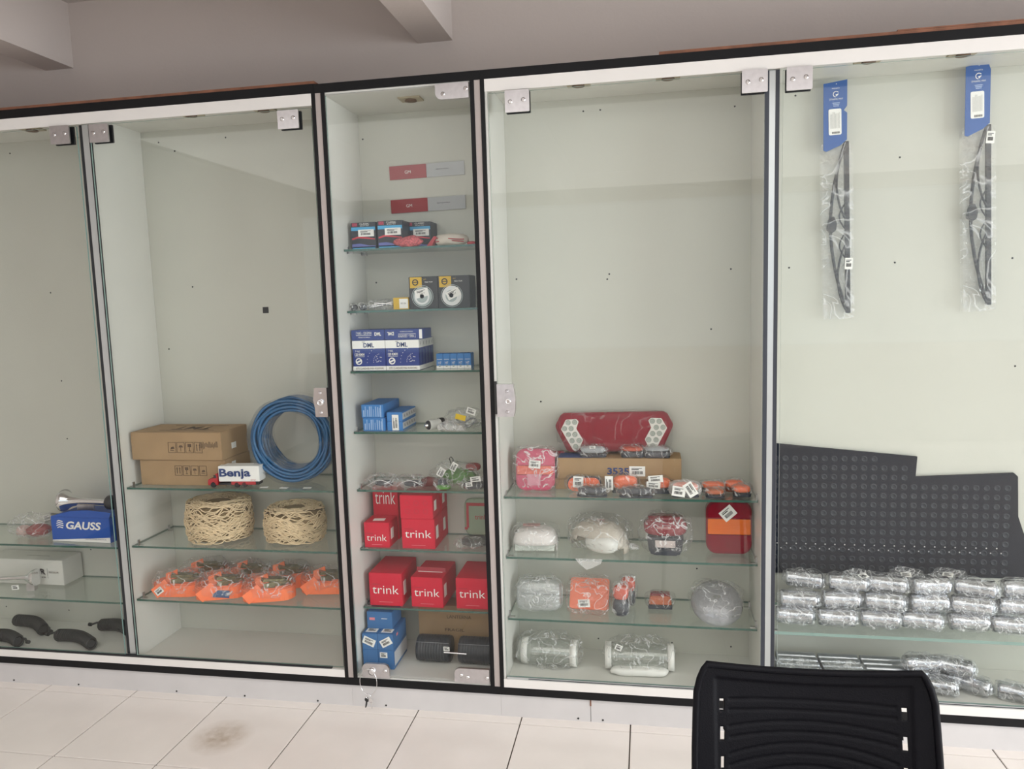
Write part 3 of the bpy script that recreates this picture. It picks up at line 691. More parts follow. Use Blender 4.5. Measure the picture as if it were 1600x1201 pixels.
n1 = tag(obj('red_net_pack', blob(.115, .05, .036, 22, 10, 2.2, .008, 4), NET, None, (-.305, .103, 1.7505)), 'flat red and white netted packet in front of the bulb boxes', 'packet')
n2 = thing('striped_pack', 'white packet with red stripes lying at right of top shelf', 'packet', (-.155, .150, 1.7505))
pk = obj('packet', blob(.13, .07, .044, 22, 10, 2.6, .006, 6), mat('cream_wrap', (.62, .57, .50), .5), n2)
for i, zz in enumerate((.014, .024)): obj('red_stripe', MB().tube([(-.055+.11*u, -.034+.008*math.sin(u*5+i), zz+.004*math.sin(u*4+i)) for u in [q/10 for q in range(11)]], .0018, 5), mat('stripe_red', (.45, .05, .06), .5), n2)
obj('red_flap', MB().prism([(-.090, 0), (-.070, 0), (-.050, .034), (-.060, .036)], -.03, .0), mat('stripe_red', (.45, .05, .06), .5), n2)
obj('red_tail', blob(.035, .04, .014, 12, 8, 2.4), mat('stripe_red', (.45, .05, .06), .5), n2, (.075, .0, 0))
# second shelf
sb = thing('bagged_bulb', 'two small black ended bulbs in a clear bag at left', 'bulb', (-.522, .130, 1.5225))
for i, x in enumerate((-.018, .016)):
    obj('bulb_end', MB().lathe([(.006, -.014), (.011, -.012), (.011, .010), (.006, .014)], 14, Matrix.Translation((x, 0, .012)) @ Matrix.Rotation(.5+i*.3, 4, 'Z') @ Matrix.Rotation(PI/2, 4, 'X')), BLACKP, sb)
    obj('bulb_tip', MB().lathe([(.001, 0), (.005, .004), (.006, .008)], 10, Matrix.Translation((x-.004, -.016, .014)) @ Matrix.Rotation(-PI/2, 4, 'X')), CHROME, sb)
bag(sb, .072, .05, .028, seed=3, amp=.005)
sc = thing('bagged_bulb', 'clear bag with long steel bulbs beside the small black ones', 'bulb', (-.440, .150, 1.5225))
for i in range(3): obj('steel_pin', MB().tube([(-.045+.01*i, -.01, .010+.008*i), (.03+.008*i, .02, .024+.004*i-.012*(i == 2))], .0045, 8), CHROME, sc)
bag(sc, .10, .07, .040, seed=5, amp=.009)
YB = mat('yellow_print', (.62, .40, .03), .45)
c = carton('small_box', 'small yellow box with white label beside the black headlight boxes', -.388, .135, 1.5225, .060, .05, .044, YB)
panel(c, .034, .036, (.041, -.0008, .021), 'front', PAPER, name='label'); text(c, 'H3 12V', .020, .006, (.041, -.002, .022), 'front', INK)
GB = mat('charcoal_carton', (.032, .032, .034), .4)
LENSR = mat('printed_lens_grey', (.36, .42, .42), .4); LENSW = mat('printed_lens_white', (.72, .74, .74), .4)
for i, (x, lab) in enumerate(((-.324, 'charcoal headlight box with round lens picture, the left one'), (-.211, 'charcoal headlight box with round lens picture, the right one'))):
    c = carton('headlight_box', lab, x, .135, 1.5225, .112 if i == 0 else .120, .10, .119, GB, group='headlight boxes on the second shelf')
    panel(c, .046, .040, (.028, -.0008, .097), 'front', YB, name='yellow_square')
    ring(c, .008, .012, (.026, -.001, .098), m=INK); poly(c, [(-.008, -.001), (.008, -.001), (.008, .002), (-.008, .002)], (.026, -.0013, .098), m=INK)
    text(c, 'KIT', .010, .004, (.064, -.001, .108), m=YB); text(c, 'MAX TOM', .030, .005, (.078, -.001, .098), m=PAPER)
    ring(c, .026, .037, (.052, -.0008, .045), m=LENSW if i else LENSR); ring(c, .0, .026, (.052, -.0008, .045), m=LENSR); ring(c, .022, .029, (.050, -.0012, .044), m=LENSW); ring(c, 0, .008, (.050, -.0014, .046), m=INK); ring(c, .040, .042, (.052, -.0008, .045), m=LENSR)
    price(c, .052, .030, (.050+.008*i, -.0022, .058-.006*i), 'front', .22+.2*i, bar=False)
    text(c, 'L H 7', .018, .006, (.052+.008*i, -.0030, .057-.006*i), 'front', INK, .22+.2*i)
# third shelf: blue and white bulb cartons
for col in range(2):
    for row in range(5):
        w_ = .130
        c = carton('blue_white_carton', f"blue and white bulb carton, {('left', 'right')[col]} column, {('front row', 'second row', 'third row', 'fourth row', 'rear row')[row]}", -.548+col*(w_+.0015), .105+row*.039, 1.2945, w_, .0375, .116, NAVYBOX, group='standing blue and white cartons')
        panel(c, w_, .030, (w_/2, -.0006, .099), 'front', PAPER, name='white_band'); panel(c, w_, .016, (w_/2, -.0006, .009), 'front', PAPER, name='white_band')
        if col == 1:
            panel(c, .0375, .030, (w_+.0006, .01875, .099), 'right', PAPER, name='white_band'); panel(c, .0375, .016, (w_+.0006, .01875, .009), 'right', PAPER, name='white_band')
            text(c, 'H7', .010, .014, (w_+.0012, .018, .098), 'right', INK); panel(c, .016, .050, (w_+.0006, .02, .050), 'right', mat('dull_blue_print', (.06, .10, .25), .5), name='print')
        if row == 0:
            text(c, 'DML', .042, .017, (.066, -.0016, .097), 'front', BLUEINK, 0, .02); text(c, 'super', .012, .005, (.046, -.0016, .1085), 'front', INK)
            text(c, '7 VIAS', .018, .007, (.020, -.001, .074), 'front', PAPER); text(c, '120 KM/H', .038, .010, (.028, -.001, .062), 'front', PAPER, 0, .02); panel(c, .038, .0012, (.028, -.001, .054), m=PAPER, name='print')
            text(c, 'SETE CLARIDADE PARA RODOVIAS', .11, .007, (.066, -.0016, .009), 'front', CARDD)
            ring(c, .009, .013, (.024, -.001, .036), m=PAPER); panel(c, .022, .006, (.024, -.0012, .036), m=PAPER, rot=.4, name='emblem_bar')
            for rr in (.030, .055):
                mb = MB(); F = frame('front', (.112, -.001, .034), 0)
                for k in range(7):
                    a = math.radians(105+k*13); mb.box(rr*math.cos(a)-.001, rr*math.sin(a)-.001, 0, rr*math.cos(a)+.001, rr*math.sin(a)+.001, .0006, mx=F)
                obj('dotted_arc', mb, PAPER, c)
            mb = MB(); F = frame('front', (.100, -.001, .042), 0); rnd = random.Random(4)
            for k in range(12): px, py = rnd.uniform(-.012, .014), rnd.uniform(-.012, .012); mb.box(px, py, 0, px+.004, py+.0018, .0006, mx=F)
            obj('sparkle', mb, PAPER, c)
for i, (x0, w_, lab) in enumerate(((-.550, .131, 'blue bulb carton lying flat on the stack, left one'), (-.418, .150, 'blue bulb carton lying flat on the stack, right one with upside down print'))):
    c = carton('blue_white_carton', lab, x0, .105, 1.411, w_, .11, .038, NAVYBOX, group='flat cartons on the stack')
    if i == 0:
        text(c, '7 VIAS - 120 KM/H', .062, .010, (.050, -.001, .026), m=PAPER); text(c, 'DML', .026, .013, (.106, -.001, .022), m=PAPER, bold=.03); panel(c, .062, .0014, (.050, -.001, .018), m=PAPER, name='print'); text(c, 'PADRAO DE FABRICA', .046, .004, (.052, -.001, .010), m=PAPER)
    else:
        text(c, 'DML', .026, .013, (.024, -.001, .022), m=PAPER, bold=.03, rot=PI); text(c, '7 VIAS - 120 KM/H', .068, .010, (.088, -.001, .012), m=PAPER, rot=PI); panel(c, .068, .0014, (.088, -.001, .020), m=PAPER, name='print'); text(c, 'PADRAO DE FABRICA', .050, .004, (.086, -.001, .029), m=PAPER, rot=PI)
        panel(c, .011, .034, (.141, -.001, .019), m=PAPER, name='white_end'); 
for i in range(5):
    c = carton('small_blue_box', f"small mid-blue bulb box, {('leftmost', 'second from left', 'middle', 'second from right', 'rightmost')[i]} of five in a row", -.238+i*.0272, .165, 1.2945, .0267, .05, .056, BLUEBOX2, group='five small blue boxes')
    panel(c, .0263, .010, (.0133, -.0006, .005), m=PAPER, name='white_band'); text(c, 'H7', .012, .009, (.0135, -.001, .021), m=PAPER); panel(c, .020, .0015, (.0133, -.001, .034), m=PAPER, name='print')
    ring(c, 0, .004, (.0133, -.0016, .009), m=LENSR)
# fourth shelf
def stripes(par, w, h, n, m, z0=.1):
    mb = MB(); rnd = random.Random(int(w*1e4)); F = frame('front', (0, -.0007, 0), 0)
    for k in range(n):
        x = w*(.08+.84*k/n); mb.box(x, h*z0, 0, x+w*.35/n*rnd.uniform(.6, 1.6), h*(.55+.35*rnd.random()), .0004, mx=F)
    obj('print', mb, m, par)
PB = mat('pale_blue_print', (.30, .45, .70), .5)
for i, lab in enumerate(('long pale blue lamp carton, lower of the left stack', 'long pale blue lamp carton, upper of the left stack')):
    c = carton('long_blue_box', lab, -.522-.004*i, .105, 1.0625+i*.0515, .088, .19, .0505, BLUEBOX2, rz=0, group='long blue lamp cartons'); stripes(c, .088, .05, 9, PB); panel(c, .004, .046, (.078, -.001, .025), m=PB, name='print')
for i, lab in enumerate(('long blue and white lamp carton, lower of the right stack', 'long blue and white lamp carton, upper of the right stack')):
    c = carton('long_blue_box', lab, -.428, .112, 1.0625+i*.036, .062, .17, .0352, BLUEBOX2, rz=0, group='long blue lamp cartons'); panel(c, .165, .024, (.0626, .085, .019), 'right', mat('print_pale_grey', (.55, .57, .60), .5), name='side_band')
    for k in range(5): text(c, 'BL', .016, .010, (.0632, .025+k*.03, .020), 'right', CARDD)
    if i == 0: price(c, .060, .026, (.034, -.0014, .032), 'front', PI/2)
so = thing('bulb_socket', 'white and black bulb socket with silver tip lying on shelf', 'socket', (-.245, .135, 1.0625))
mx = Matrix.Translation((0, 0, .022)) @ Matrix.Rotation(-.7, 4, 'Z') @ Matrix.Rotation(PI/2, 4, 'X')
obj('socket_body', MB().lathe([(.018, -.05), (.020, -.045), (.020, -.01), (.017, 0), (.020, .008), (.020, .030)], 20, mx), mat('white_ceramic', (.65, .65, .62), .3), so)
obj('black_collar', MB().lathe([(.0215, -.035), (.0215, -.018)], 20, mx), BLACKP, so); obj('black_mouth', MB().lathe([(.018, .0302), (.016, .034), (.006, .036)], 20, mx), BLACKP, so)
obj('contact', MB().lathe([(.008, .034), (.009, .040), (.004, .046)], 12, mx), CHROME, so)
p = thing('bagged_part', 'crumpled clear bag of small parts with yellow and white labels', 'part', (-.140, .175, 1.0625))
obj('wire_bundle', MB().tube([(.04*math.cos(a)*(1+.2*math.sin(3*a)), .03*math.sin(a), .022+.012*math.sin(2*a)) for a in [2*PI*q/30 for q in range(30)]], .004, 6, True), mat('grey_wire', (.25, .26, .28), .4), p)
bag(p, .155, .12, .075, seed=8, amp=.018, p=2.4, m=BAG); bag(p, .10, .08, .035, (-.03, -.06, 0), seed=9, amp=.012, m=BAG2)
panel(p, .040, .020, (.002, -.066, .052), 'front', mat('yellow_label', (.70, .48, .02), .5), -.25, 'yellow_label'); price(p, .036, .024, (.040, -.050, .072), 'front', -.35)
# fifth shelf
for i, (x, lab) in enumerate(((-.470, 'clear bag with a dark grey plastic clip, left of the pair'), (-.352, 'clear bag with a dark grey plastic clip, right of the pair'))):
    t = thing('bagged_clip', lab, 'part', (x, .135, .8365), .12, 'pair of bagged dark clips')
    obj('clip', blob(.075, .035, .024, 18, 10, 2.2), NAVYP, t, (.01, 0, .004)); obj('rim', MB().tube([(-.05+.10*u, -.03, .012+.022*math.sin(PI*u)) for u in [q/12 for q in range(13)]], .0016, 6), CHROME, t)
    bag(t, .130, .10, .052, seed=12+i, amp=.012, p=2.3)
t = thing('bagged_part', 'green and clear bag with white tags and a wire hook', 'part', (-.185, .180, .8365))
GRN = mat('green_plastic', (.10, .27, .05), .4)
obj('green_part', blob(.14, .07, .055, 20, 12, 2.2, .014, 3), GRN, t, (0, .02, .005)); obj('green_base', blob(.06, .04, .02, 14, 8, 2.2), GRN, t, (-.03, -.07, 0))
obj('dark_part', blob(.04, .03, .035, 14, 8, 2.2, .006), NAVYP, t, (-.035, -.06, .004)); obj('wire_hook', MB().tube([(-.02, .02, .05), (-.022, .02, .085), (-.028, .02, .100), (-.020, .02, .108), (-.012, .02, .098), (-.012, .02, .06)], .002, 6), DARKM, t)
obj('red_part', blob(.06, .04, .03, 16, 10, 2.6), mat('dull_red_rubber', (.30, .05, .05), .5), t, (.065, .03, .052)); obj('red_sheet', blob(.08, .03, .035, 14, 8, 2.6, .006), mat('dull_maroon', (.16, .04, .04), .5), t, (-.095, -.02, 0))
bag(t, .19, .13, .095, seed=15, amp=.02, p=2.3); bag(t, .08, .05, .045, (-.035, -.065, 0), seed=16, amp=.01, p=2.4)
price(t, .036, .026, (-.042, -.052, .062), 'front', 1.0); price(t, .034, .024, (.006, -.042, .082), 'front', 1.05)
t = thing('bagged_part', 'dark part in clear bag with two white tags beside middle post', 'part', (-.098, .130, .8365))
obj('dark_part', blob(.085, .05, .030, 18, 10, 2.4, .006, 2), NAVYP, t); bag(t, .10, .07, .045, seed=18, amp=.01); price(t, .040, .020, (.012, -.034, .045), 'front', .12); price(t, .026, .016, (-.012, -.040, .026), 'front', .12)
# sixth and seventh shelves: crimson cartons
def trink(label, x, y, z, w, d, h, txt=True, rz=0, sidetag=True, zt=.52, panelprint=False):
    c = carton('crimson_carton', label, x, y, z, w, d, h, REDBOX, rz=rz, group='crimson filter cartons')
    if txt:
        text(c, 'trink', w*.80, h*.26, (w*.5, -.0011, h*zt), 'front', PAPER, 0, -.006); panel(c, w*.26, .0028, (w*.22, -.0011, h*(zt+.155)), m=REDBOXD, name='print'); panel(c, w*.42, .0014, (w*.5, -.0011, h*.12), m=mat('pale_red_print', (.75, .25, .28), .5), name='print')
    if panelprint:
        mb = MB()
        for r0 in range(2):
            for c0 in range(3):
                F = frame('front', (w*(.22+.28*c0), -.0006, h*(.32+.36*r0)), 0)
                for k in range(12):
                    a, a2 = 2*PI*k/12, 2*PI*(k+1)/12; rr = h*.11
                    mb.add([F @ Vector((rr*math.cos(a), rr*math.sin(a), 0)), F @ Vector((rr*math.cos(a2), rr*math.sin(a2), 0)), F @ Vector((rr*.8*math.cos(a2), rr*.8*math.sin(a2), 0)), F @ Vector((rr*.8*math.cos(a), rr*.8*math.sin(a), 0))], [(0, 1, 2, 3)])
        obj('round_icons', mb, REDBOXD, c)
    if sidetag: panel(c, .030, h*.42, (w+.0006, .035, h*.5), 'right', PAPER, 0, 'side_label')
    return c
c = trink('small crimson carton at front left of the sixth shelf, label on its top', -.541, .105, .6025, .102, .10, .100, zt=.40)
panel(c, .046, .028, (.050, .040, .1004), 'top', PAPER, .1, 'price_tag')
trink('tall crimson carton standing behind the small front left one', -.540, .212, .6025, .105, .085, .215, zt=.80, sidetag=False)
trink('crimson carton, lower of the middle stack on the sixth shelf', -.388, .105, .6025, .132, .105, .118, zt=.50)
trink('crimson carton with round outline icons, upper of the middle stack', -.390, .105, .721, .130, .105, .092, txt=False, panelprint=True)
trink('crimson carton behind the middle stack, upper one with white side label', -.385, .214, .722, .128, .09, .090, txt=False)
trink('crimson carton behind the middle stack, lower one with white side label', -.385, .214, .6025, .128, .09, .118, txt=False)
t = thing('sealed_pouch', 'pale green pouch with red band leaning on the back panel', 'pouch', (-.125, .295, .6025))
o = obj('pouch', blob(.120, .014, .150, 16, 14, 5), mat('pale_green_pouch', (.30, .38, .27), .4), t); t.rotation_euler = (-.05, 0, 0)
mb = MB(); mb.box(-.05, -.0085, .12, .055, -.0075, .132); mb.box(-.05, -.0085, .03, -.040, -.0075, .12); mb.box(-.058, -.0085, .022, -.045, -.0075, .032)
obj('red_band', mb, mat('stripe_red', (.45, .05, .06), .5), t); text(t, 'trink', .050, .020, (.010, -.0085, .075), 'front', mat('stripe_red', (.45, .05, .06), .5))
t = thing('grey_pad', 'dark grey disc in a clear bag near right of sixth shelf', 'part', (-.122, .160, .6025))
obj('disc', MB().lathe([(.02, 0), (.060, .002), (.062, .010), (.058, .018), (.02, .020)], 28, Matrix.Translation((.01, .03, 0)) @ Matrix.Scale(.8, 4, (0, 1, 0))), mat('grey_pad', (.11, .115, .11), .7), t)
bag(t, .125, .085, .040, (-.01, -.02, 0), seed=21, amp=.012, p=2.4)
trink('long crimson carton, left one on the seventh shelf', -.532, .105, .3675, .134, .195, .132, zt=.50)
trink('long crimson carton with opened flap, middle one on the seventh shelf', -.362, .108, .3675, .128, .19, .120, rz=math.radians(-1.5), zt=.50)
fl = bpy.data.objects['crimson_carton.007']; B('open_flap', mat('crimson_inside', (.40, .05, .07), .6), fl, .006, .06, .121, .124, .062, .139, rot=(0, 0, 0)); B('white_edge', PAPER, fl, .012, .058, .1205, .112, .060, .1225)
trink('long crimson carton, right one beside the middle post', -.182, .108, .3675, .128, .19, .122, zt=.50)
# cabinet floor
BB = mat('medium_blue_carton', (.04, .15, .36), .45)
def blue_small(label, x, y, z, w, d, h, tags=()):
    c = carton('blue_filter_box', label, x, y, z, w, d, h, BB, group='blue boxes on the cabinet floor')
    for args in tags: price(c, *args)
    return c
blue_small('blue box, left one of the bottom pair on the cabinet floor', -.549, .045, .1355, .0625, .16, .078)
c = blue_small('blue box, right one of the bottom pair with small label', -.486, .045, .1355, .0625, .16, .078, ((.030, .022, (.022, -.001, .058), 'front', 0),))
panel(c, .15, .055, (.0630, .085, .040), 'right', mat('print_pale_grey', (.55, .57, .60), .5), name='side_panel')
blue_small('blue box, left one of the middle pair with tilted white label', -.549, .045, .2140, .0625, .16, .064, ((.050, .030, (.028, -.001, .032), 'front', -.4), (.044, .030, (.032, .03, .0645), 'top', 0)))
c = blue_small('blue box, right one of the middle pair with tilted white label', -.486, .045, .2140, .0625, .16, .064, ((.046, .030, (.034, -.001, .032), 'front', .5), (.044, .030, (.032, .03, .0645), 'top', 0)))
panel(c, .018, .010, (.0630, .05, .045), 'right', mat('pale_red_print', (.75, .25, .28), .5), name='logo_print')
c = blue_small('blue box with small red logo, single one on top of the stack', -.543, .090, .2785, .104, .11, .068)
panel(c, .022, .010, (.022, -.001, .040), m=mat('pale_red_print', (.75, .25, .28), .5), name='logo_print'); panel(c, .024, .002, (.072, -.001, .042), m=PAPER, name='print')
c = carton('cardboard_box', 'large shaded brown cardboard box at the back of the middle cabinet floor', -.372, .215, .1355, .300, .085, .195, CARD); text(c, 'LANTERNA', .10, .014, (.17, -.001, .150), m=CARDD); text(c, 'FRAGIL', .08, .012, (.15, -.001, .095), m=CARDD)
for i, (x, lab) in enumerate(((-.285, 'dark grey ribbed roll with banded wraps, the left one'), (-.115, 'dark grey ribbed roll with banded wraps, the right one'))):
    t = thing('ribbed_roll', lab, 'roll', (x, .140, .1355), 0, 'dark ribbed rolls')
    mx = Matrix.Translation((0, 0, .052)) @ Matrix.Rotation(PI/2, 4, 'Y'); hw = .066
    prof = [(.02, -hw)]
    for k in range(13): u = -hw+2*hw*k/12; prof += [(.050, u-.003), (.052, u), (.050, u+.003)] if 0 < k < 12 else [(.049, u)]
    obj('roll', MB().lathe(prof+[(.02, hw)], 26, mx), mat('charcoal_rubber', (.03, .035, .042), .5), t)
    for k in range(3): obj('band', MB().tube([(-hw-.001+(2*hw+.002)*q/6, -.036-.004*k, .090-.02*k) for q in range(7)], .0010, 4), mat('grey_wire', (.25, .26, .28), .4), t)
t = thing('steel_rod', 'short bright steel rod with white tag between the two dark rolls', 'rod', (-.205, .090, .1955)); obj('rod', MB().tube([(-.03, 0, .0), (.06, 0, -.002)], .0035, 8), CHROME, t); price(t, .024, .018, (-.018, -.004, .016), 'front')

# ================================================================== goods in the right cabinet
def clip(pts, z0, z1):
    for lim, sgn in ((z0, 1), (z1, -1)):
        out = []
        for i in range(len(pts)):
            a, b = pts[i-1], pts[i]; ia = (a[1]-lim)*sgn >= 0; ib = (b[1]-lim)*sgn >= 0
            if ia != ib:
                t_ = (lim-a[1])/(b[1]-a[1]); out.append((a[0]+(b[0]-a[0])*t_, lim))
            if ib: out.append(b)
        pts = out
    return pts
def lens(par, pts, y0, y1, m, name='lens', z=0):
    return obj(name, MB().prism([(p[0], p[1]+z) for p in pts], y0, y1), m, par, bevel=.0015)
def ribs(par, x0, x1, z0, z1, y, n, m):
    mb = MB()
    for k in range(n): zz = z0+(z1-z0)*(k+.5)/n; mb.box(x0, y-.0008, zz-.0006, x1, y, zz+.0006)
    return obj('lens_ribs', mb, m, par)
def tail_lamp(label, x, y, z, w, h, d, bands, rx=0, rz=0, rim=REDD):
    """upright tail lamp: rounded housing with stacked coloured lenses; bands = (from, to, material)"""
    t = thing('tail_lamp', label, 'lamp', (x, y, z)); t.rotation_euler = (rx, 0, rz)
    lens(t, rrect(w, h, w*.24, 8), 0, d, rim, 'housing', h/2)
    for z0, z1, m in bands: lens(t, clip(rrect(w*.93, h*.94, w*.21, 8), -h/2+h*z0+.001, -h/2+h*z1-.001), -.010, -.0003, m, 'lens', h/2)
    for z0, z1, m in bands: ribs(t, -w*.36, w*.36, h*z0+.012, h*z1-.012, -.0102, 6, m)
    return t
# pink wrapped tail lamp at left
PINK = mat('wrapped_lamp_red', (.55, .045, .12), .25, coat=.5); PINKO = mat('wrapped_lamp_orange', (.72, .13, .08), .25, coat=.5)
t = tail_lamp('red tail lamp in a clear bag with white price tag, left of arrow lamp', .132, .150, .8275, .148, .158, .045, ((.03, .38, PINK), (.38, .60, PINKO), (.60, .97, PINK)), rx=-.14, rim=PINK)
price(t, .044, .030, (0, -.013, .100), 'front', -.1); panel(t, .050, .042, (-.004, -.0125, .042), m=mat('pale_pink_reflector', (.62, .25, .32), .3), name='reflector')
bag(t, .180, .075, .172, (0, .018, -.002), seed=30, amp=.006, p=4)
t = tail_lamp('purple red lamp mostly hidden behind the bagged tail lamp at left', .200, .250, .8275, .08, .130, .03, ((.05, .95, mat('plum_lamp', (.20, .02, .06), .25)),), rx=-.12, rim=REDD)
# cartons under the arrow lamp
c = carton('cardboard_box', 'long brown carton, the lower of two below the arrow lamp', .205, .178, .8275, .455, .12, .040, CARD)
c = carton('cardboard_box', 'long brown carton printed 3535 with a white label, upper one below arrow lamp', .214, .172, .8685, .458, .12, .080, CARD)
text(c, '3535', .080, .026, (.228, -.001, .032), 'front', BLUEINK, 0, .03)
price(c, .058, .038, (.298, -.0012, .032), 'front'); panel(c, .125, .09, (.066, .052, .0805), 'top', mat('navy_lid_print', (.015, .05, .18), .5), name='blue_print')
# the arrow lamp
t = thing('arrow_tail_lamp', 'wide red arrow shaped tail lamp with two clusters of round white lenses', 'lamp', (.425, .245, .958)); t.rotation_euler = (-.06, math.radians(-.8), 0)
lens(t, [(-.165, 0), (.165, 0), (.181, .008), (.220, .092), (.222, .104), (.203, .142), (.188, .152), (-.188, .152), (-.203, .142), (-.222, .104), (-.220, .092), (-.181, .008)], 0, .035, REDD, 'housing')
lens(t, [(-.160, .006), (.160, .006), (.173, .012), (.210, .094), (.211, .102), (.195, .136), (.184, .145), (-.184, .145), (-.195, .136), (-.211, .102), (-.210, .094), (-.173, .012)], -.008, -.0003, RED, 'lens')
lens(t, [(-.075, .006), (.075, .006), (.070, .05), (.080, .115), (.060, .128), (-.060, .128), (-.080, .115), (-.070, .05)], -.012, -.0083, RED, 'centre_reflector')
obj('top_slot', MB().prism([(-.055, .130), (.055, .130), (.048, .148), (-.048, .148)], -.0105, -.0083), REDD, t)
HOUSE = mat('lens_bezel_white', (.68, .66, .62), .35); RND = mat('round_lens_grey', (.36, .39, .35), .25, .2)
for s_ in (-1, 1):
    lens(t, [(s_*a, b) for a, b in ((-.200, .090), (-.180, .127), (-.140, .129), (-.131, .119), (-.141, .092), (-.116, .048), (-.134, .010), (-.144, .004), (-.156, .010))][::s_], -.0115, -.0083, HOUSE, 'bezel')
    for a, b in ((-.171, .116), (-.146, .117), (-.185, .093), (-.160, .093), (-.171, .070), (-.146, .070), (-.158, .046), (-.131, .047), (-.145, .024)):
        obj('round_lens', MB().lathe([(.0100, 0), (.0098, .0015), (.0078, .003), (.0072, .002), (.004, .0028), (.001, .003)], 18, Matrix.Translation((s_*a, -.0115, b)) @ Matrix.Rotation(PI/2, 4, 'X')), RND, t)
bag(t, .44, .055, .16, (0, .015, -.003), seed=31, amp=.003, p=6, m=clear('shrink_wrap', (.99, .99, .99), .08, bump=.4, bscale=25, ior=1.2, crease=.12, cscale=9), seg=36)
# small lamps
def marker(label, x, y, z, w, h, d, col, base=NAVYP, rz=0, rx=0, bagm=BAG, tags=(), seed=1, shape='dome', cat='lamp', group='small bagged marker lamps', lo=.30):
    t = thing('marker_lamp', label, cat, (x, y, z), rz, group); t.rotation_euler = (rx, 0, rz)
    if shape == 'dome':
        obj('base', MB().prism([(p[0], p[1]) for p in rrect(w, d, min(w, d)*.3, 5)], 0, h*lo, plane='xy'), base, t, bevel=.001)
        obj('lens', blob(w*.94, d*.9, h*(1-lo), 22, 12, 3), col, t, (0, 0, h*lo+.0003))
    else:
        obj('base', MB().prism([(p[0], p[1]+h/2) for p in rrect(w, h, h*.45, 6)], 0, d*.4), base, t)
        obj('lens', MB().prism([(p[0], p[1]+h/2) for p in rrect(w*.94, h*.9, h*.42, 6)], -d*.4, -.0003), col, t, bevel=.002)
        mb = MB()
        for q in (-1, 1): mb.lathe([(h*.26, 0), (h*.26, .002), (h*.15, .003)], 16, Matrix.Translation((q*w*.28, -d*.4, h/2)) @ Matrix.Rotation(PI/2, 4, 'X'))
        obj('reflector_rings', mb, col, t)
    if bagm: bag(t, w*1.22, d*1.5, h*1.18, seed=seed, m=bagm, amp=.007, p=2.6)
    for a in tags: price(t, *a)
    return t
marker('pale clear marker lamp on the carton below left part of arrow lamp', .348, .205, .949, .100, .040, .05, mat('smoky_lens', (.32, .34, .36), .2), tags=((.022, .010, (0, -.030, .040), 'front', 0),), seed=40)
marker('dark lamp with red top on carton below right part of arrow lamp', .495, .205, .949, .085, .038, .05, mat('red_orange_lens', (.50, .07, .03), .3), seed=41, lo=.55)
marker('dark based lamp in clear bag at the right end of carton top', .585, .205, .949, .095, .038, .05, mat('smoky_lens', (.32, .34, .36), .2), seed=42, lo=.55)
marker('orange oblong lamp with square white barcode label before the carton', .316, .152, .8275, .126, .055, .030, ORANGE, shape='flat', seed=43, tags=((.038, .042, (-.020, -.022, .040), 'front', -.05),))
marker('black domed lamp in shiny bag, front left on the lamp shelf', .350, .095, .8275, .110, .034, .05, NAVYP, seed=44, lo=.2)
marker('round orange lamp with a tall narrow label at its left', .468, .150, .8275, .095, .062, .040, ORANGE, shape='dome', seed=45, lo=.16, tags=((.052, .030, (-.058, -.030, .040), 'front', PI/2),))
marker('black domed lamp in shiny bag, front centre on the lamp shelf', .508, .092, .8275, .120, .034, .05, NAVYP, seed=46, lo=.2)
marker('orange lamp under two loose white tags in the middle of shelf', .592, .150, .8275, .085, .055, .045, ORANGE, seed=47, tags=((.052, .026, (-.014, -.034, .058), 'front', .08), (.050, .024, (-.022, -.037, .036), 'front', -.08)))
marker('orange lamp in milky bag with two tilted barcode labels at shelf edge', .682, .105, .8275, .095, .050, .045, ORANGE, bagm=BAG2, seed=48, tags=((.052, .034, (.016, -.040, .034), 'front', -1.0), (.046, .036, (-.024, -.038, .026), 'front', -.15)))
marker('orange lamp with brown print lying behind, right of the tagged ones', .785, .180, .8275, .085, .036, .05, ORANGE, seed=49)
marker('orange lamp in shiny bag in front, third from the partition', .785, .105, .8275, .065, .030, .05, mat('brown_orange_lens', (.50, .11, .03), .3), seed=50)
marker('orange boxy lamp at back, nearest the partition but one', .862, .195, .8275, .070, .038, .05, ORANGE, base=mat('brown_base', (.16, .04, .02), .4), seed=51)
marker('orange boxy lamp in front right corner of lamp shelf', .880, .125, .8275, .062, .038, .05, ORANGE, seed=52)
# second shelf
MILK = mat('milky_lens', (.74, .70, .68), .25, coat=.4); MILK2 = mat('cream_lens', (.55, .50, .43), .35, coat=.3)
def shell(w, d, h, a0=0, a1=PI, n=20, m=10, th=.004, bulge=.12):
    """curved lens shell: an arch extruded along y, closed by a domed back"""
    mb = MB(); vs = []
    for j in range(m+1):
        u = j/m; sc_ = 1-bulge*u*u
        for i in range(n+1):
            a = a0+(a1-a0)*i/n
            e_ = .75
            cx = math.copysign(abs(math.cos(a))**e_, math.cos(a)); cz = abs(math.sin(a))**e_
            vs.append((cx*w/2*sc_, -d/2+d*u, cz*h*sc_))
    fs = [(j*(n+1)+i, j*(n+1)+i+1, (j+1)*(n+1)+i+1, (j+1)*(n+1)+i) for j in range(m) for i in range(n)]
    mb.add(vs, fs, 0, True); return mb
def solid(o, th):
    md = o.modifiers.new('thickness', 'SOLIDIFY'); md.thickness = th; return o
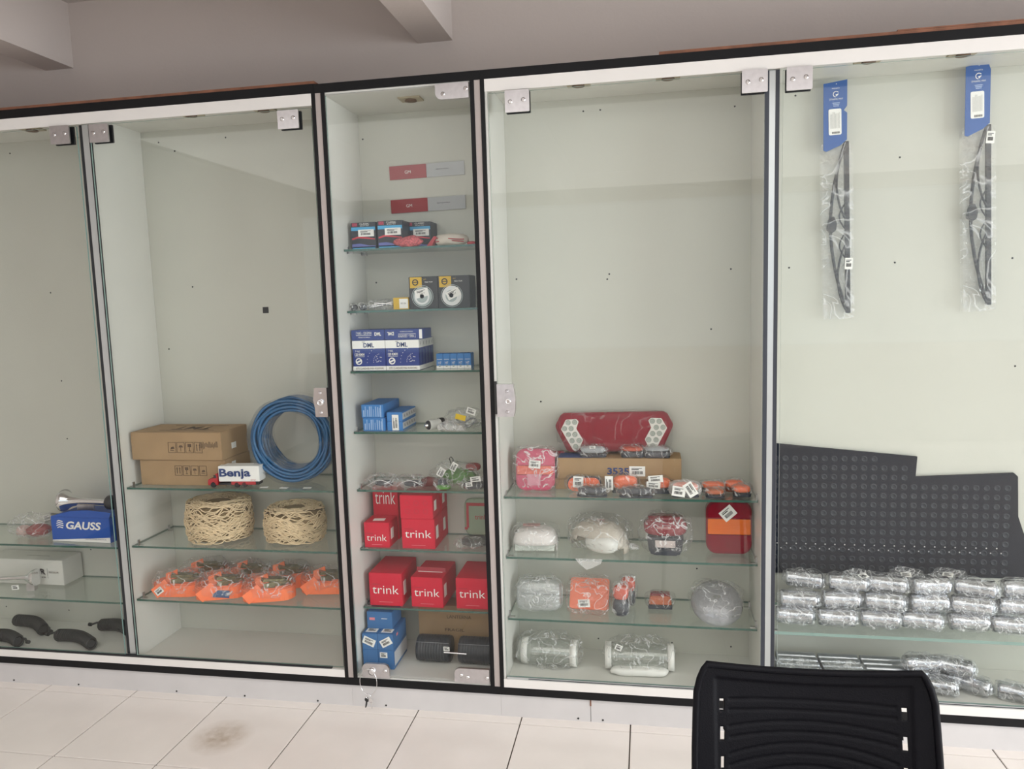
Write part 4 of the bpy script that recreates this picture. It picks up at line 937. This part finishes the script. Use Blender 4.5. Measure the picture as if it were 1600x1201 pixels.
def lens_shell(w, d, h, m, cut, rot, p=2.8):
    """domed lens cover: upper shell of a superellipsoid, open at the front underside"""
    mb = blob(w, d, h*1.9, 36, 20, p, flat=False)
    keep = [i for i, f in enumerate(mb.f) if sum(mb.v[q][2] for q in f)/4 > h*.95-.002 + cut*max(0, sum(mb.v[q][1] for q in f)/4*-1)]
    mb.f = [mb.f[i] for i in keep]; mb.mi = [0]*len(keep); mb.sm = [True]*len(keep)
    mb.v = [(x, y, z-h*.95) for x, y, z in mb.v]
    return mb
t = thing('loose_lens', 'milky white lens cover with pink print in a bag, shelf left end', 'lens', (.124, .170, .5985), .06)
solid(obj('lens_cover', lens_shell(.172, .13, .088, MILK, .55, 0, 3.4), MILK, t, rot=(0, 0, 0)), .004)
obj('inner_face', MB().prism([(-.074, .004), (.074, .004), (.076, .036), (.060, .052), (-.060, .052), (-.076, .036)], -.002, .002), mat('greenish_white_plastic', (.62, .66, .60), .3), t, (0, -.050, 0), (-.30, 0, 0), bevel=.001)
panel(t, .066, .034, (-.014, .006, .0885), 'top', mat('pink_sticker', (.68, .33, .32), .5), .1, 'pink_sticker'); text(t, 'LANTERNA', .040, .008, (-.014, .006, .0895), 'top', CARDD, .1)
bag(t, .188, .15, .098, (0, -.005, 0), seed=60, amp=.006, m=BAG)
t = thing('loose_lens', 'cream curved lens cover in loose bag hanging over the shelf edge', 'lens', (.366, .190, .5985), -.45)
solid(obj('lens_cover', lens_shell(.235, .165, .118, MILK2, .75, 0, 2.3), MILK2, t), .004)
obj('inner_white', blob(.135, .08, .070, 20, 12, 2.4), mat('bright_white_plastic', (.80, .80, .76), .4), t, (.035, -.040, 0))
panel(t, .028, .016, (.020, -.020, .1175), 'top', mat('pink_sticker', (.68, .33, .32), .5), .3, 'pink_sticker')
bag(t, .245, .18, .126, (0, 0, 0), seed=61, amp=.008, m=BAG)
obj('bag_tail', MB().prism([(-.050, 0), (.050, 0), (.042, -.018), (.012, -.036), (-.01, -.044), (-.036, -.020)], -.0015, .0015), BAG2, t, (.035, -.140, .004), (.2, 0, .45))
obj('bag_tail', blob(.08, .035, .024, 18, 10, 2.4, .012, 9), BAG2, t, (.118, .03, .004))
t = thing('bagged_lamp', 'red and black lamp unit in a crumpled clear bag, third item along', 'lamp', (.612, .165, .5985), -.03)
obj('black_base', MB().prism([(p[0], p[1]+.033) for p in [(-.066, .034), (-.058, -.022), (-.045, -.033), (.045, -.033), (.058, -.022), (.066, .034)]], -.05, .04), NAVYP, t, bevel=.006)
obj('red_lens', blob(.158, .10, .066, 26, 14, 3.2), RED, t, (0, -.005, .068)); obj('top_lens', blob(.13, .07, .020, 24, 10, 3), REDD, t, (0, 0, .122))
panel(t, .072, .026, (.0, -.0585, .048), m=mat('pale_reflector', (.60, .52, .50), .3), name='reflector'); panel(t, .05, .010, (-.005, -.0555, .108), m=mat('dull_pink_print', (.42, .18, .18), .4), name='print')
bag(t, .195, .135, .150, seed=62, amp=.012, p=3)
t = tail_lamp('large upright tail lamp, red amber red, with tilted barcode label', .840, .160, .5985, .162, .196, .045, ((.03, .37, RED), (.37, .665, AMBER), (.665, .97, RED)), rx=-.08)
price(t, .052, .042, (-.004, -.0125, .152), 'front', .72); panel(t, .052, .030, (-.012, -.0108, .178), m=REDD, name='top_patch'); ring(t, 0, .014, (0, -.0112, .040), m=REDD, name='bulb_spot')
# third shelf
CLR = clear('clear_lens', (.88, .90, .90), .08, film=.16, filmcol=(.7, .72, .74), bump=.5, bscale=30, base=.12)
t = thing('clear_lens', 'clear ribbed rectangular lens cover in a bag, bottom shelf left', 'lens', (.135, .165, .3605), .04)
o = obj('lens_cover', dome(.17, .115, .045, .03), CLR, t, (0, -.02, 0), (-.25, 0, 0)); obj('ring_mark', MB().tube([(.025*math.cos(a), -.068, .055+.022*math.sin(a)) for a in [2*PI*q/20 for q in range(20)]], .0015, 5, True), LENS, t)
obj('rim', MB().tube([(p[0], -.022+.0145, p[1]+.058) for p in rrect(.172, .112, .03, 4)], .003, 6, True), LENS, t, rot=(-.25, 0, 0))
bag(t, .195, .13, .128, seed=63, amp=.008, m=BAG)
t = thing('orange_lens', 'flat orange square lens in clear bag with white tag', 'lens', (.324, .165, .3605), -.04)
o = obj('lens_cover', MB().prism([(p[0], p[1]+.060) for p in rrect(.150, .118, .010, 3)], -.008, .008), ORANGE, t, rot=(-.55, 0, 0), bevel=.002); ribs(o, -.068, .068, .010, .110, -.0085, 12, ORANGE)
p_ = price(t, .044, .030, (-.010, -.066, .052), 'front', .08); bag(t, .168, .150, .124, seed=64, amp=.006, p=5)
def capsule_lamp(label, x, y, z, rz, rx, sc_, seed):
    t = thing('marker_lamp', label, 'lamp', (x, y, z), rz); t.rotation_euler = (rx, 0, rz)
    obj('grey_end', blob(.060*sc_, .045*sc_, .070*sc_, 20, 12, 2.6), NAVYP, t); obj('orange_end', blob(.058*sc_, .042*sc_, .060*sc_, 20, 12, 2.6), mat('two_tone_lens', (.60, .10, .06), .25, coat=.5), t, (0, 0, .058*sc_))
    bag(t, .074*sc_, .058*sc_, .130*sc_, seed=seed, amp=.008, p=3); return t
capsule_lamp('two tone marker lamp, orange over grey, standing at shelf edge', .447, .120, .3605, .0, -.15, 1.0, 65)
t = capsule_lamp('two tone marker lamp with white tag leaning behind the other one', .470, .225, .3605, .15, .06, .98, 66); price(t, .034, .026, (-.028, -.030, .085), 'front', -.3)
t = thing('marker_lamp', 'small orange wedge lamp on dark base standing alone', 'lamp', (.592, .215, .3605), 0)
obj('base', MB().box(-.045, -.02, 0, .045, .02, .016), NAVYP, t, bevel=.002); obj('lens', MB().prism([(-.044, .0165), (.044, .0165), (.036, .050), (-.036, .050)], -.018, .018), mat('brown_orange_lens', (.50, .11, .03), .3), t, bevel=.003)
obj('top_rim', MB().box(-.036, -.010, .0505, .036, .018, .058), REDD, t); bag(t, .115, .055, .066, seed=67, amp=.005)
t = thing('round_lens', 'round clear reflector lens in shiny bag at the right end', 'lens', (.795, .165, .3605), -.25); t.rotation_euler = (0, 0, -.25)
obj('dish', MB().lathe([(.092, 0), (.094, .005), (.090, .016), (.072, .034), (.045, .044), (.012, .048)], 36, Matrix.Translation((0, .01, .040)) @ Matrix.Rotation(.20, 4, 'Y') @ Matrix.Rotation(.62, 4, 'X')), mat('frosted_reflector', (.40, .41, .44), .2, .35, bump=.2, bump_scale=90), t)
ring(t, .006, .014, (.008, -.030, .083), 'top', m=LENS); bag(t, .20, .15, .128, seed=68, amp=.012, p=2.6)
# cabinet floor: film wrapped rolls
for i, (x, rz, lab) in enumerate(((.165, -.05, 'clear wrapped translucent tube bundle on cabinet floor, the left one'), (.510, .03, 'clear wrapped translucent tube bundle with white tag, the right one'))):
    t = thing('wrapped_bundle', lab, 'bundle', (x, .165, .1355), rz, 'wrapped tube bundles')
    mx = Matrix.Translation((0, 0, .050)) @ Matrix.Rotation(PI/2, 4, 'Y'); FOAM = mat('translucent_foam', (.60, .61, .57), .4)
    solid(obj('tube_shell', MB().lathe([(.046, -.115), (.048, -.11), (.048, .11), (.046, .115)], 26, mx, caps=False), clear('cloudy_tube', (.9, .92, .9), .1, film=.14, filmcol=(.62, .64, .6), base=.08), t), .003)
    for xx in (-.09, .10) if i == 0 else (-.115, .118): obj('white_collar', MB().lathe([(.030, -.010), (.050, -.012), (.050, .012), (.030, .010)], 24, Matrix.Translation((xx, 0, .050)) @ Matrix.Rotation(PI/2, 4, 'Y')), mat('bright_white_plastic', (.80, .80, .76), .4), t)
    if i == 1: obj('white_foam_strip', blob(.22, .06, .030, 26, 10, 3, .006, 3), mat('bright_white_plastic', (.80, .80, .76), .4), t, (0, -.045, 0)); price(t, .026, .022, (-.075, -.052, .105), 'front', -.4)
    bag(t, .27, .14, .122, seed=70+i, amp=.014, p=2.8, seg=36, m=BAG)

# studded rubber mat hanging in the far right bay
MATB = mat('dark_rubber', (.010, .013, .021), .6, spec=.15, noise_amt=.15, noise_scale=5); MATS_ = mat('dark_rubber_stud', (.018, .022, .032), .5, spec=.3)
t = thing('rubber_mat', 'black studded rubber mat with stepped top edge hanging on white back panel', 'mat', (0, 0, 0))
outline = [(1.000, .482), (1.30, .490), (1.46, .470), (1.60, .492), (1.90, .487), (1.90, .60), (1.875, .66), (1.855, .72), (1.848, .866), (1.835, .879), (1.51, .862), (1.514, .936), (1.000, .985)]
obj('mat_sheet', MB().prism(outline, .296, .3045), MATB, t)
mb = MB()
for i in range(24):
    for j in range(13):
        x = 1.022+i*.0345; z = .512+j*.0345
        if x > 1.50 and z > .84: continue
        if z > .975-(x-1.0)*.09-.015 or (x > 1.83): continue
        mb.lathe([(.0115, 0), (.0105, .0010), (.008, .0014), (.0075, .0010), (.001, .0010)], 12, Matrix.Translation((x, .2958, z)) @ Matrix.Rotation(PI/2, 4, 'X'), caps=False)
o = obj('studs', mb, MATS_, t); o['kind'] = 'stuff'
mb = MB()
for i in range(23): mb.lathe([(.0028, 0), (.0015, .002)], 6, Matrix.Translation((1.03+i*.0345, .2957, .6)) @ Matrix.Rotation(PI/2, 4, 'X')); mb.lathe([(.0028, 0), (.0015, .002)], 6, Matrix.Translation((1.045+i*.0345, .2957, .582)) @ Matrix.Rotation(PI/2, 4, 'X'))
o = obj('bright_eyelets', mb, STEEL, t); o['kind'] = 'stuff'

# wiper blades on cards
def wiper(label, x, z, length, lean, cut, tagz):
    t = thing('wiper_blade', label, 'wiper', (x, .285, z), 0, 'carded wiper blades on the back panel'); t.rotation_euler = (0, lean, 0)
    WB = mat('wiper_black', (.014, .015, .018), .45)
    obj('rubber_strip', MB().box(-.006, -.004, 0, .010, .008, length), WB, t, bevel=.001)
    L_ = length
    pts = [(-.002-.052*math.sin(PI*u)**.9 if 0 < u < 1 else -.002, .0, .01+L_*.98*u) for u in [q/22 for q in range(23)]]
    obj('main_arch', MB().tube([p for p in pts[1:]], .0055, 6), WB, t)
    for z0, z1, bz in ((.02, .40, .22), (.56, .95, .78)):
        obj('secondary_bracket', MB().tube([(-.006-.026*math.sin(PI*u)**.8 if 0 < u < 1 else -.006, -.002, L_*(z0+(z1-z0)*u)) for u in [q/14 for q in range(15)]], .0038, 6), WB, t)
    for z0, z1 in ((.33, .47), (.50, .64)):
        obj('claw', MB().tube([(-.006-.018*math.sin(PI*u) if 0 < u < 1 else -.006, .0, L_*(z0+(z1-z0)*u)) for u in [q/8 for q in range(9)]], .0028, 6), WB, t)
    obj('arm_mount', MB().prism([(-.068, L_*.50), (-.052, L_*.475), (-.038, L_*.49), (-.034, L_*.53), (-.044, L_*.575), (-.060, L_*.56)], -.012, .008), WB, t, bevel=.002)
    obj('sleeve', MB().box(-.085, -.015, -.02, .020, -.0145, L_*.99).box(-.085, .0105, -.02, .020, .011, L_*.99), clear('thin_sleeve', (.985, .985, .985), .08, bump=.5, bscale=22, base=.0, crease=.25, cscale=7), t)
    cw, ch = .078, .232; z0 = L_*.955
    sh = -.030
    pts = [(-cw*.62, z0), (-cw*.50, z0-.006), (cw*.10, z0+.012), (cw*.38, z0+.030), (cw*.40, z0+ch*.52), (cw*.26, z0+ch*.56), (cw*.40, z0+ch*.62), (cw*.42, z0+ch), (-cw*.58, z0+ch-.008)] if not cut else \
          [(-cw*.62, z0-.004), (-cw*.50, z0-.008), (cw*.10, z0+.012), (cw*.38, z0+.030), (cw*.42, z0+ch*.88), (cw*.30, z0+ch), (-cw*.56, z0+ch-.012)]
    pts = [(p[0]+sh, p[1]) for p in pts]
    cd = obj('header_card', MB().prism(pts, -.018, -.0155), mat('card_blue', (.030, .105, .34), .45), t)
    cx = -cw*.09+sh
    poly(t, rrect(.042, .088, .005, 3), (cx-.002, -.0186, z0+ch*.40), m=PAPER, name='info_label')
    mb = MB(); rnd = random.Random(2); F = frame('front', (cx-.002, -.0192, z0+ch*.40), 0)
    for k in range(8): mb.box(-.015+.004*k, -.022, 0, -.0135+.004*k, .034-.008*rnd.random(), .0003, mx=F)
    obj('print', mb, mat('pale_print_grey', (.50, .50, .48), .6), t)
    mb = MB()
    for k in range(10): mb.box(-.010+.0026*k, -.040, 0, -.0086+.0026*k, -.033, .0003, mx=F)
    obj('barcode', mb, INK, t)
    text(t, 'DYNAMIC MAX', .044, .006, (cx+.002, -.0186, z0+ch*.73), m=PAPER); text(t, 'PALHETA', .026, .004, (cx+.002, -.0186, z0+ch*.885), m=PAPER)
    ring(t, .008, .0105, (cx+.002, -.0186, z0+ch*.80), m=PAPER, a0=.6, a1=4.6, name='emblem'); poly(t, [(-.002, -.001), (.010, .002), (.002, -.008)], (cx+.002, -.0187, z0+ch*.80), m=PAPER, name='emblem')
    for k in range(3): panel(t, .024-.003*k, .0028, (cx+.002, -.0186, z0+ch*(.675-.022*k)), m=mat('pale_blue_line', (.35, .45, .65), .5), name='print')
    obj('hang_pin', MB().tube([(cx+.004, -.0185, z0+ch-.012), (cx+.004, .0, z0+ch-.008), (cx+.004, .022, z0+ch-.006)], .0018, 6), STEEL, t)
    price(t, .026, .040, (.002, -.0175, tagz), 'front', -.06 if not cut else -.12)
    return t
wiper('wiper blade on blue card, left one, price tag halfway down the blade', 1.262, 1.462, .600, math.radians(-1.6), False, .175)
wiper('wiper blade on blue card, right one, price tag just under the card', 1.722, 1.478, .610, math.radians(-2.2), True, .565)

# silver goods in bags on the far right shelf
SILV = mat('bright_silver', (.52, .53, .56), .16, 1, noise_amt=.05, noise_scale=20, bump=.35, bump_scale=45)
SILV2 = mat('satin_silver', (.48, .50, .54), .28, .9, bump=.2, bump_scale=60)
SBAG = clear('glossy_bag', (.97, .98, .99), .05, film=.02, bump=1, bscale=45, base=.07, crease=.6)
def silver(label, x, y, z, rz, ln=.125, r=.032, seed=1, group='bagged silver cylinders on the shelf', rx=0):
    t = thing('silver_cylinder', label, 'part', (x, y, z), rz, group); t.rotation_euler = (rx, 0, rz)
    mx = Matrix.Translation((0, 0, r+.002)) @ Matrix.Rotation(PI/2, 4, 'Y')
    obj('body', MB().lathe([(r*.55, -ln/2), (r*.9, -ln/2+.002), (r, -ln/2+.008), (r*.96, -ln/2+.012), (r*.96, ln/2-.018), (r, ln/2-.014), (r, ln/2-.005), (r*.6, ln/2)], 22, mx), SILV, t)
    obj('end_cap', MB().lathe([(r*.5, ln/2), (r*.5, ln/2+.006), (r*.2, ln/2+.007)], 16, mx), SILV2, t)
    bag(t, ln*1.22, r*2.35, r*2.25, seed=seed, amp=.010, p=2.8, m=SBAG, seg=24, rings=12); return t
rowname = ('bottom row', 'middle row', 'top row'); rnd = random.Random(11)
for row in range(3):
    n = 6
    for i in range(n):
        x = 1.062+.142*i+(.0 if row == 0 else .02*row) + rnd.uniform(-.006, .006)
        y = .115+row*.022+rnd.uniform(-.006, .008); z = .3605+row*.056+rnd.uniform(0, .003)
        if row == 2 and i == 0: y += .02
        silver(f'bagged silver cylinder, {ordn(i)} from the left in the {rowname[row]} on shelf', x, y, z, rnd.uniform(-.16, .12)*(1+row*.6), seed=100+row*10+i, r=.030)
for i in range(5):
    silver(f'bagged silver cylinder lying behind the pile, {ordn(i)} from the left at the back', 1.10+.16*i, .225, .3605+.002*i, rnd.uniform(-.3, .3), seed=140+i, r=.034, ln=.13)
# flat clear sleeves with tags on top of the pile
for i, (x, y, z, rz, lab) in enumerate(((1.295, .165, .520, .3, 'flat clear sleeve with tag on the pile, the left one'), (1.455, .190, .520, -.4, 'flat clear sleeve with tag on the pile, the middle one'), (1.60, .20, .520, -.7, 'flat clear sleeve with tag on the pile, the right one'))):
    t = thing('plastic_sleeve', lab, 'bag', (x, y, z), rz, 'sleeves lying on the silver pile'); t.rotation_euler = (.35, 0, rz)
    bag(t, .11, .08, .018, seed=150+i, amp=.008, m=SBAG); price(t, .034, .022, (0, -.01, .020), 'top', .2)
# floor of that bay: rows of silver tubes and a heap of bagged ones
tube0 = None
for row in range(6):
    for col in range(3 if row < 5 else 2):
        x = 1.085+col*.148; y = .072+row*.036; z = .1355+(.040 if (row % 2 == 1) else 0)*0
        z2 = z
        lab = f"satin silver tube on cabinet floor, {('left', 'middle', 'right')[col]} column, {ordn(row)} from the glass"
        if tube0 is None:
            tube0 = tag(obj('silver_tube', MB().lathe([(.010, -.070), (.0155, -.069), (.0165, -.064), (.0165, .064), (.0155, .069), (.010, .070)], 18, Matrix.Translation((0, 0, .0170)) @ Matrix.Rotation(PI/2, 4, 'Y')), SILV2, None, (x, y, z2)), lab, 'tube', 'silver tubes on the cabinet floor')
        else:
            o = tube0.copy(); C.objects.link(o); o.location = (x, y, z2); o['label'] = lab
    # second layer
for row in range(5):
    for col in range(3):
        if row == 0 and col == 2: continue
        o = tube0.copy(); C.objects.link(o); o.location = (1.090+col*.148, .090+row*.036, .1355+.0305)
        o['label'] = f"satin silver tube in the upper layer, {('left', 'middle', 'right')[col]} column, {ordn(row)} from the glass"
for i, (x, lab) in enumerate(((1.075, 'clear bag wrapped over the leftmost silver tubes'), (1.235, 'clear bag with white price tag over the middle silver tubes'))):
    t = thing('plastic_sleeve', lab, 'bag', (x, .105, .2005), 0, 'bags over the silver tubes'); bag(t, .14, .10, .020, seed=160+i, amp=.006, m=SBAG)
    if i: price(t, .040, .024, (.02, -.052, .006), 'front', 0)
heap = [(1.535, .105, .1355, -.25), (1.565, .185, .1355, -.5), (1.655, .130, .1355, -.65), (1.47, .185, .1355, .1), (1.60, .140, .192, -.35), (1.50, .150, .192, .1), (1.785, .085, .1355, -.35), (1.93, .10, .1355, .3)]
for i, (x, y, z, rz) in enumerate(heap):
    silver(('bagged silver cylinder in the floor heap, round end facing the chair', 'bagged silver cylinder in floor heap, behind the front left one', 'bagged silver cylinder in floor heap, slanting in the middle', 'bagged silver cylinder in floor heap, far left beside the tubes', 'bagged silver cylinder on top of the floor heap, to the right', 'bagged silver cylinder on top of the floor heap, to the left', 'bagged silver cylinder at the right foot of floor heap', 'bagged silver cylinder alone at the right edge of cabinet floor')[i], x, y, z, rz, seed=170+i, r=.029, ln=.12, group='bagged silver cylinders on the cabinet floor')

# ================================================================== chair
ch = thing('office_chair', 'black plastic chair with slotted and grooved backrest standing before right cabinet', 'chair', (.8475, -1.20, 0), math.radians(1))
def half(z):
    return .2165-.0055*max(0, (z-.66)/.13) - (.0170*((z-.79)/.06)**2 if z > .79 else 0)
def backrest():
    NU, NV = 190, 130; vs = []; z0, z1 = .42, .850; base = []
    for j in range(NV+1):
        v = j/NV; z = z0+(z1-z0)*v
        for i in range(NU+1):
            u = -1+2*i/NU; x = half(z)*u; zz = z-.020*(1-u*u)*v**3
            y = -.17*(z1-z)+.024*(1-u*u); inset = 0; ax = abs(x)
            if ax < .178 and zz < .832-.02*(1-u*u): inset = .0045*min((.178-ax)/.006, (.832-.02*(1-u*u)-zz)/.006, 1)
            if ax < .151:
                for k in range(8):
                    for s_ in (-1, 1):
                        zc = .775-.054*k+s_*.0105+(.006+.0115*k)*(1-(x/.161)**2)
                        if abs(z-zc) < .0034: inset += .0040*(1-abs(z-zc)/.0034)
            vs.append((x, y+inset, zz)); base.append((x, z))
    fs = []
    for j in range(NV):
        for i in range(NU):
            a = j*(NU+1)+i; q4 = (a, a+1, a+NU+2, a+NU+1)
            cx = sum(base[q][0] for q in q4)/4; cz = sum(base[q][1] for q in q4)/4
            if not any(abs(abs(cx)-.1625) < .0040 and abs(cz-(.775-.054*k)) < .0118 for k in range(6)): fs.append(q4)
    mb = MB(); mb.add(vs, fs, 0, True); return mb
o = obj('backrest', backrest(), CHAIRM, ch); md = o.modifiers.new('thickness', 'SOLIDIFY'); md.thickness = .006; md.offset = -1
side = [(.42, 0), (.50, 0), (.60, 0), (.70, 0), (.76, 0), (.80, 0), (.825, 0), (.842, 0)]
rim = [(-half(z), -.17*(.85-z), z) for z, _ in side]
rim += [(x, .024*(1-(x/.1995)**2), .8525-.020*(1-(x/.1995)**2)) for x in [-.190+.038*q for q in range(11)]]
rim += [(half(z), -.17*(.85-z), z) for z, _ in side][::-1]
obj('backrest_rim', MB().tube(rim, .0065, 8), CHAIRM, ch)
rbox('seat', CHAIRM, ch, .46, .44, .05, .022, (0, -.31, .40))
for s_ in (-1, 1):
    obj('leg', MB().tube([(s_*.205, -.48, .405), (s_*.225, -.52, .012)], .011, 10), DARKM, ch)
    obj('leg', MB().tube([(s_*.205, -.14, .405), (s_*.225, -.02, .012)], .011, 10), DARKM, ch)
    obj('back_upright', MB().tube([(s_*.15, -.14, .40), (s_*.15, -.06, .41), (s_*.15, -.030, .52)], .010, 10), DARKM, ch)
    for yy in (-.52, -.02): obj('foot_cap', MB().lathe([(.015, 0), (.015, .016), (.012, .018)], 12, Matrix.Translation((s_*.225, yy, 0))), BLACKP, ch)
obj('seat_frame', MB().tube([(-.205, -.14, .392), (.205, -.14, .392)], .009, 8).tube([(-.205, -.48, .392), (.205, -.48, .392)], .009, 8), DARKM, ch)
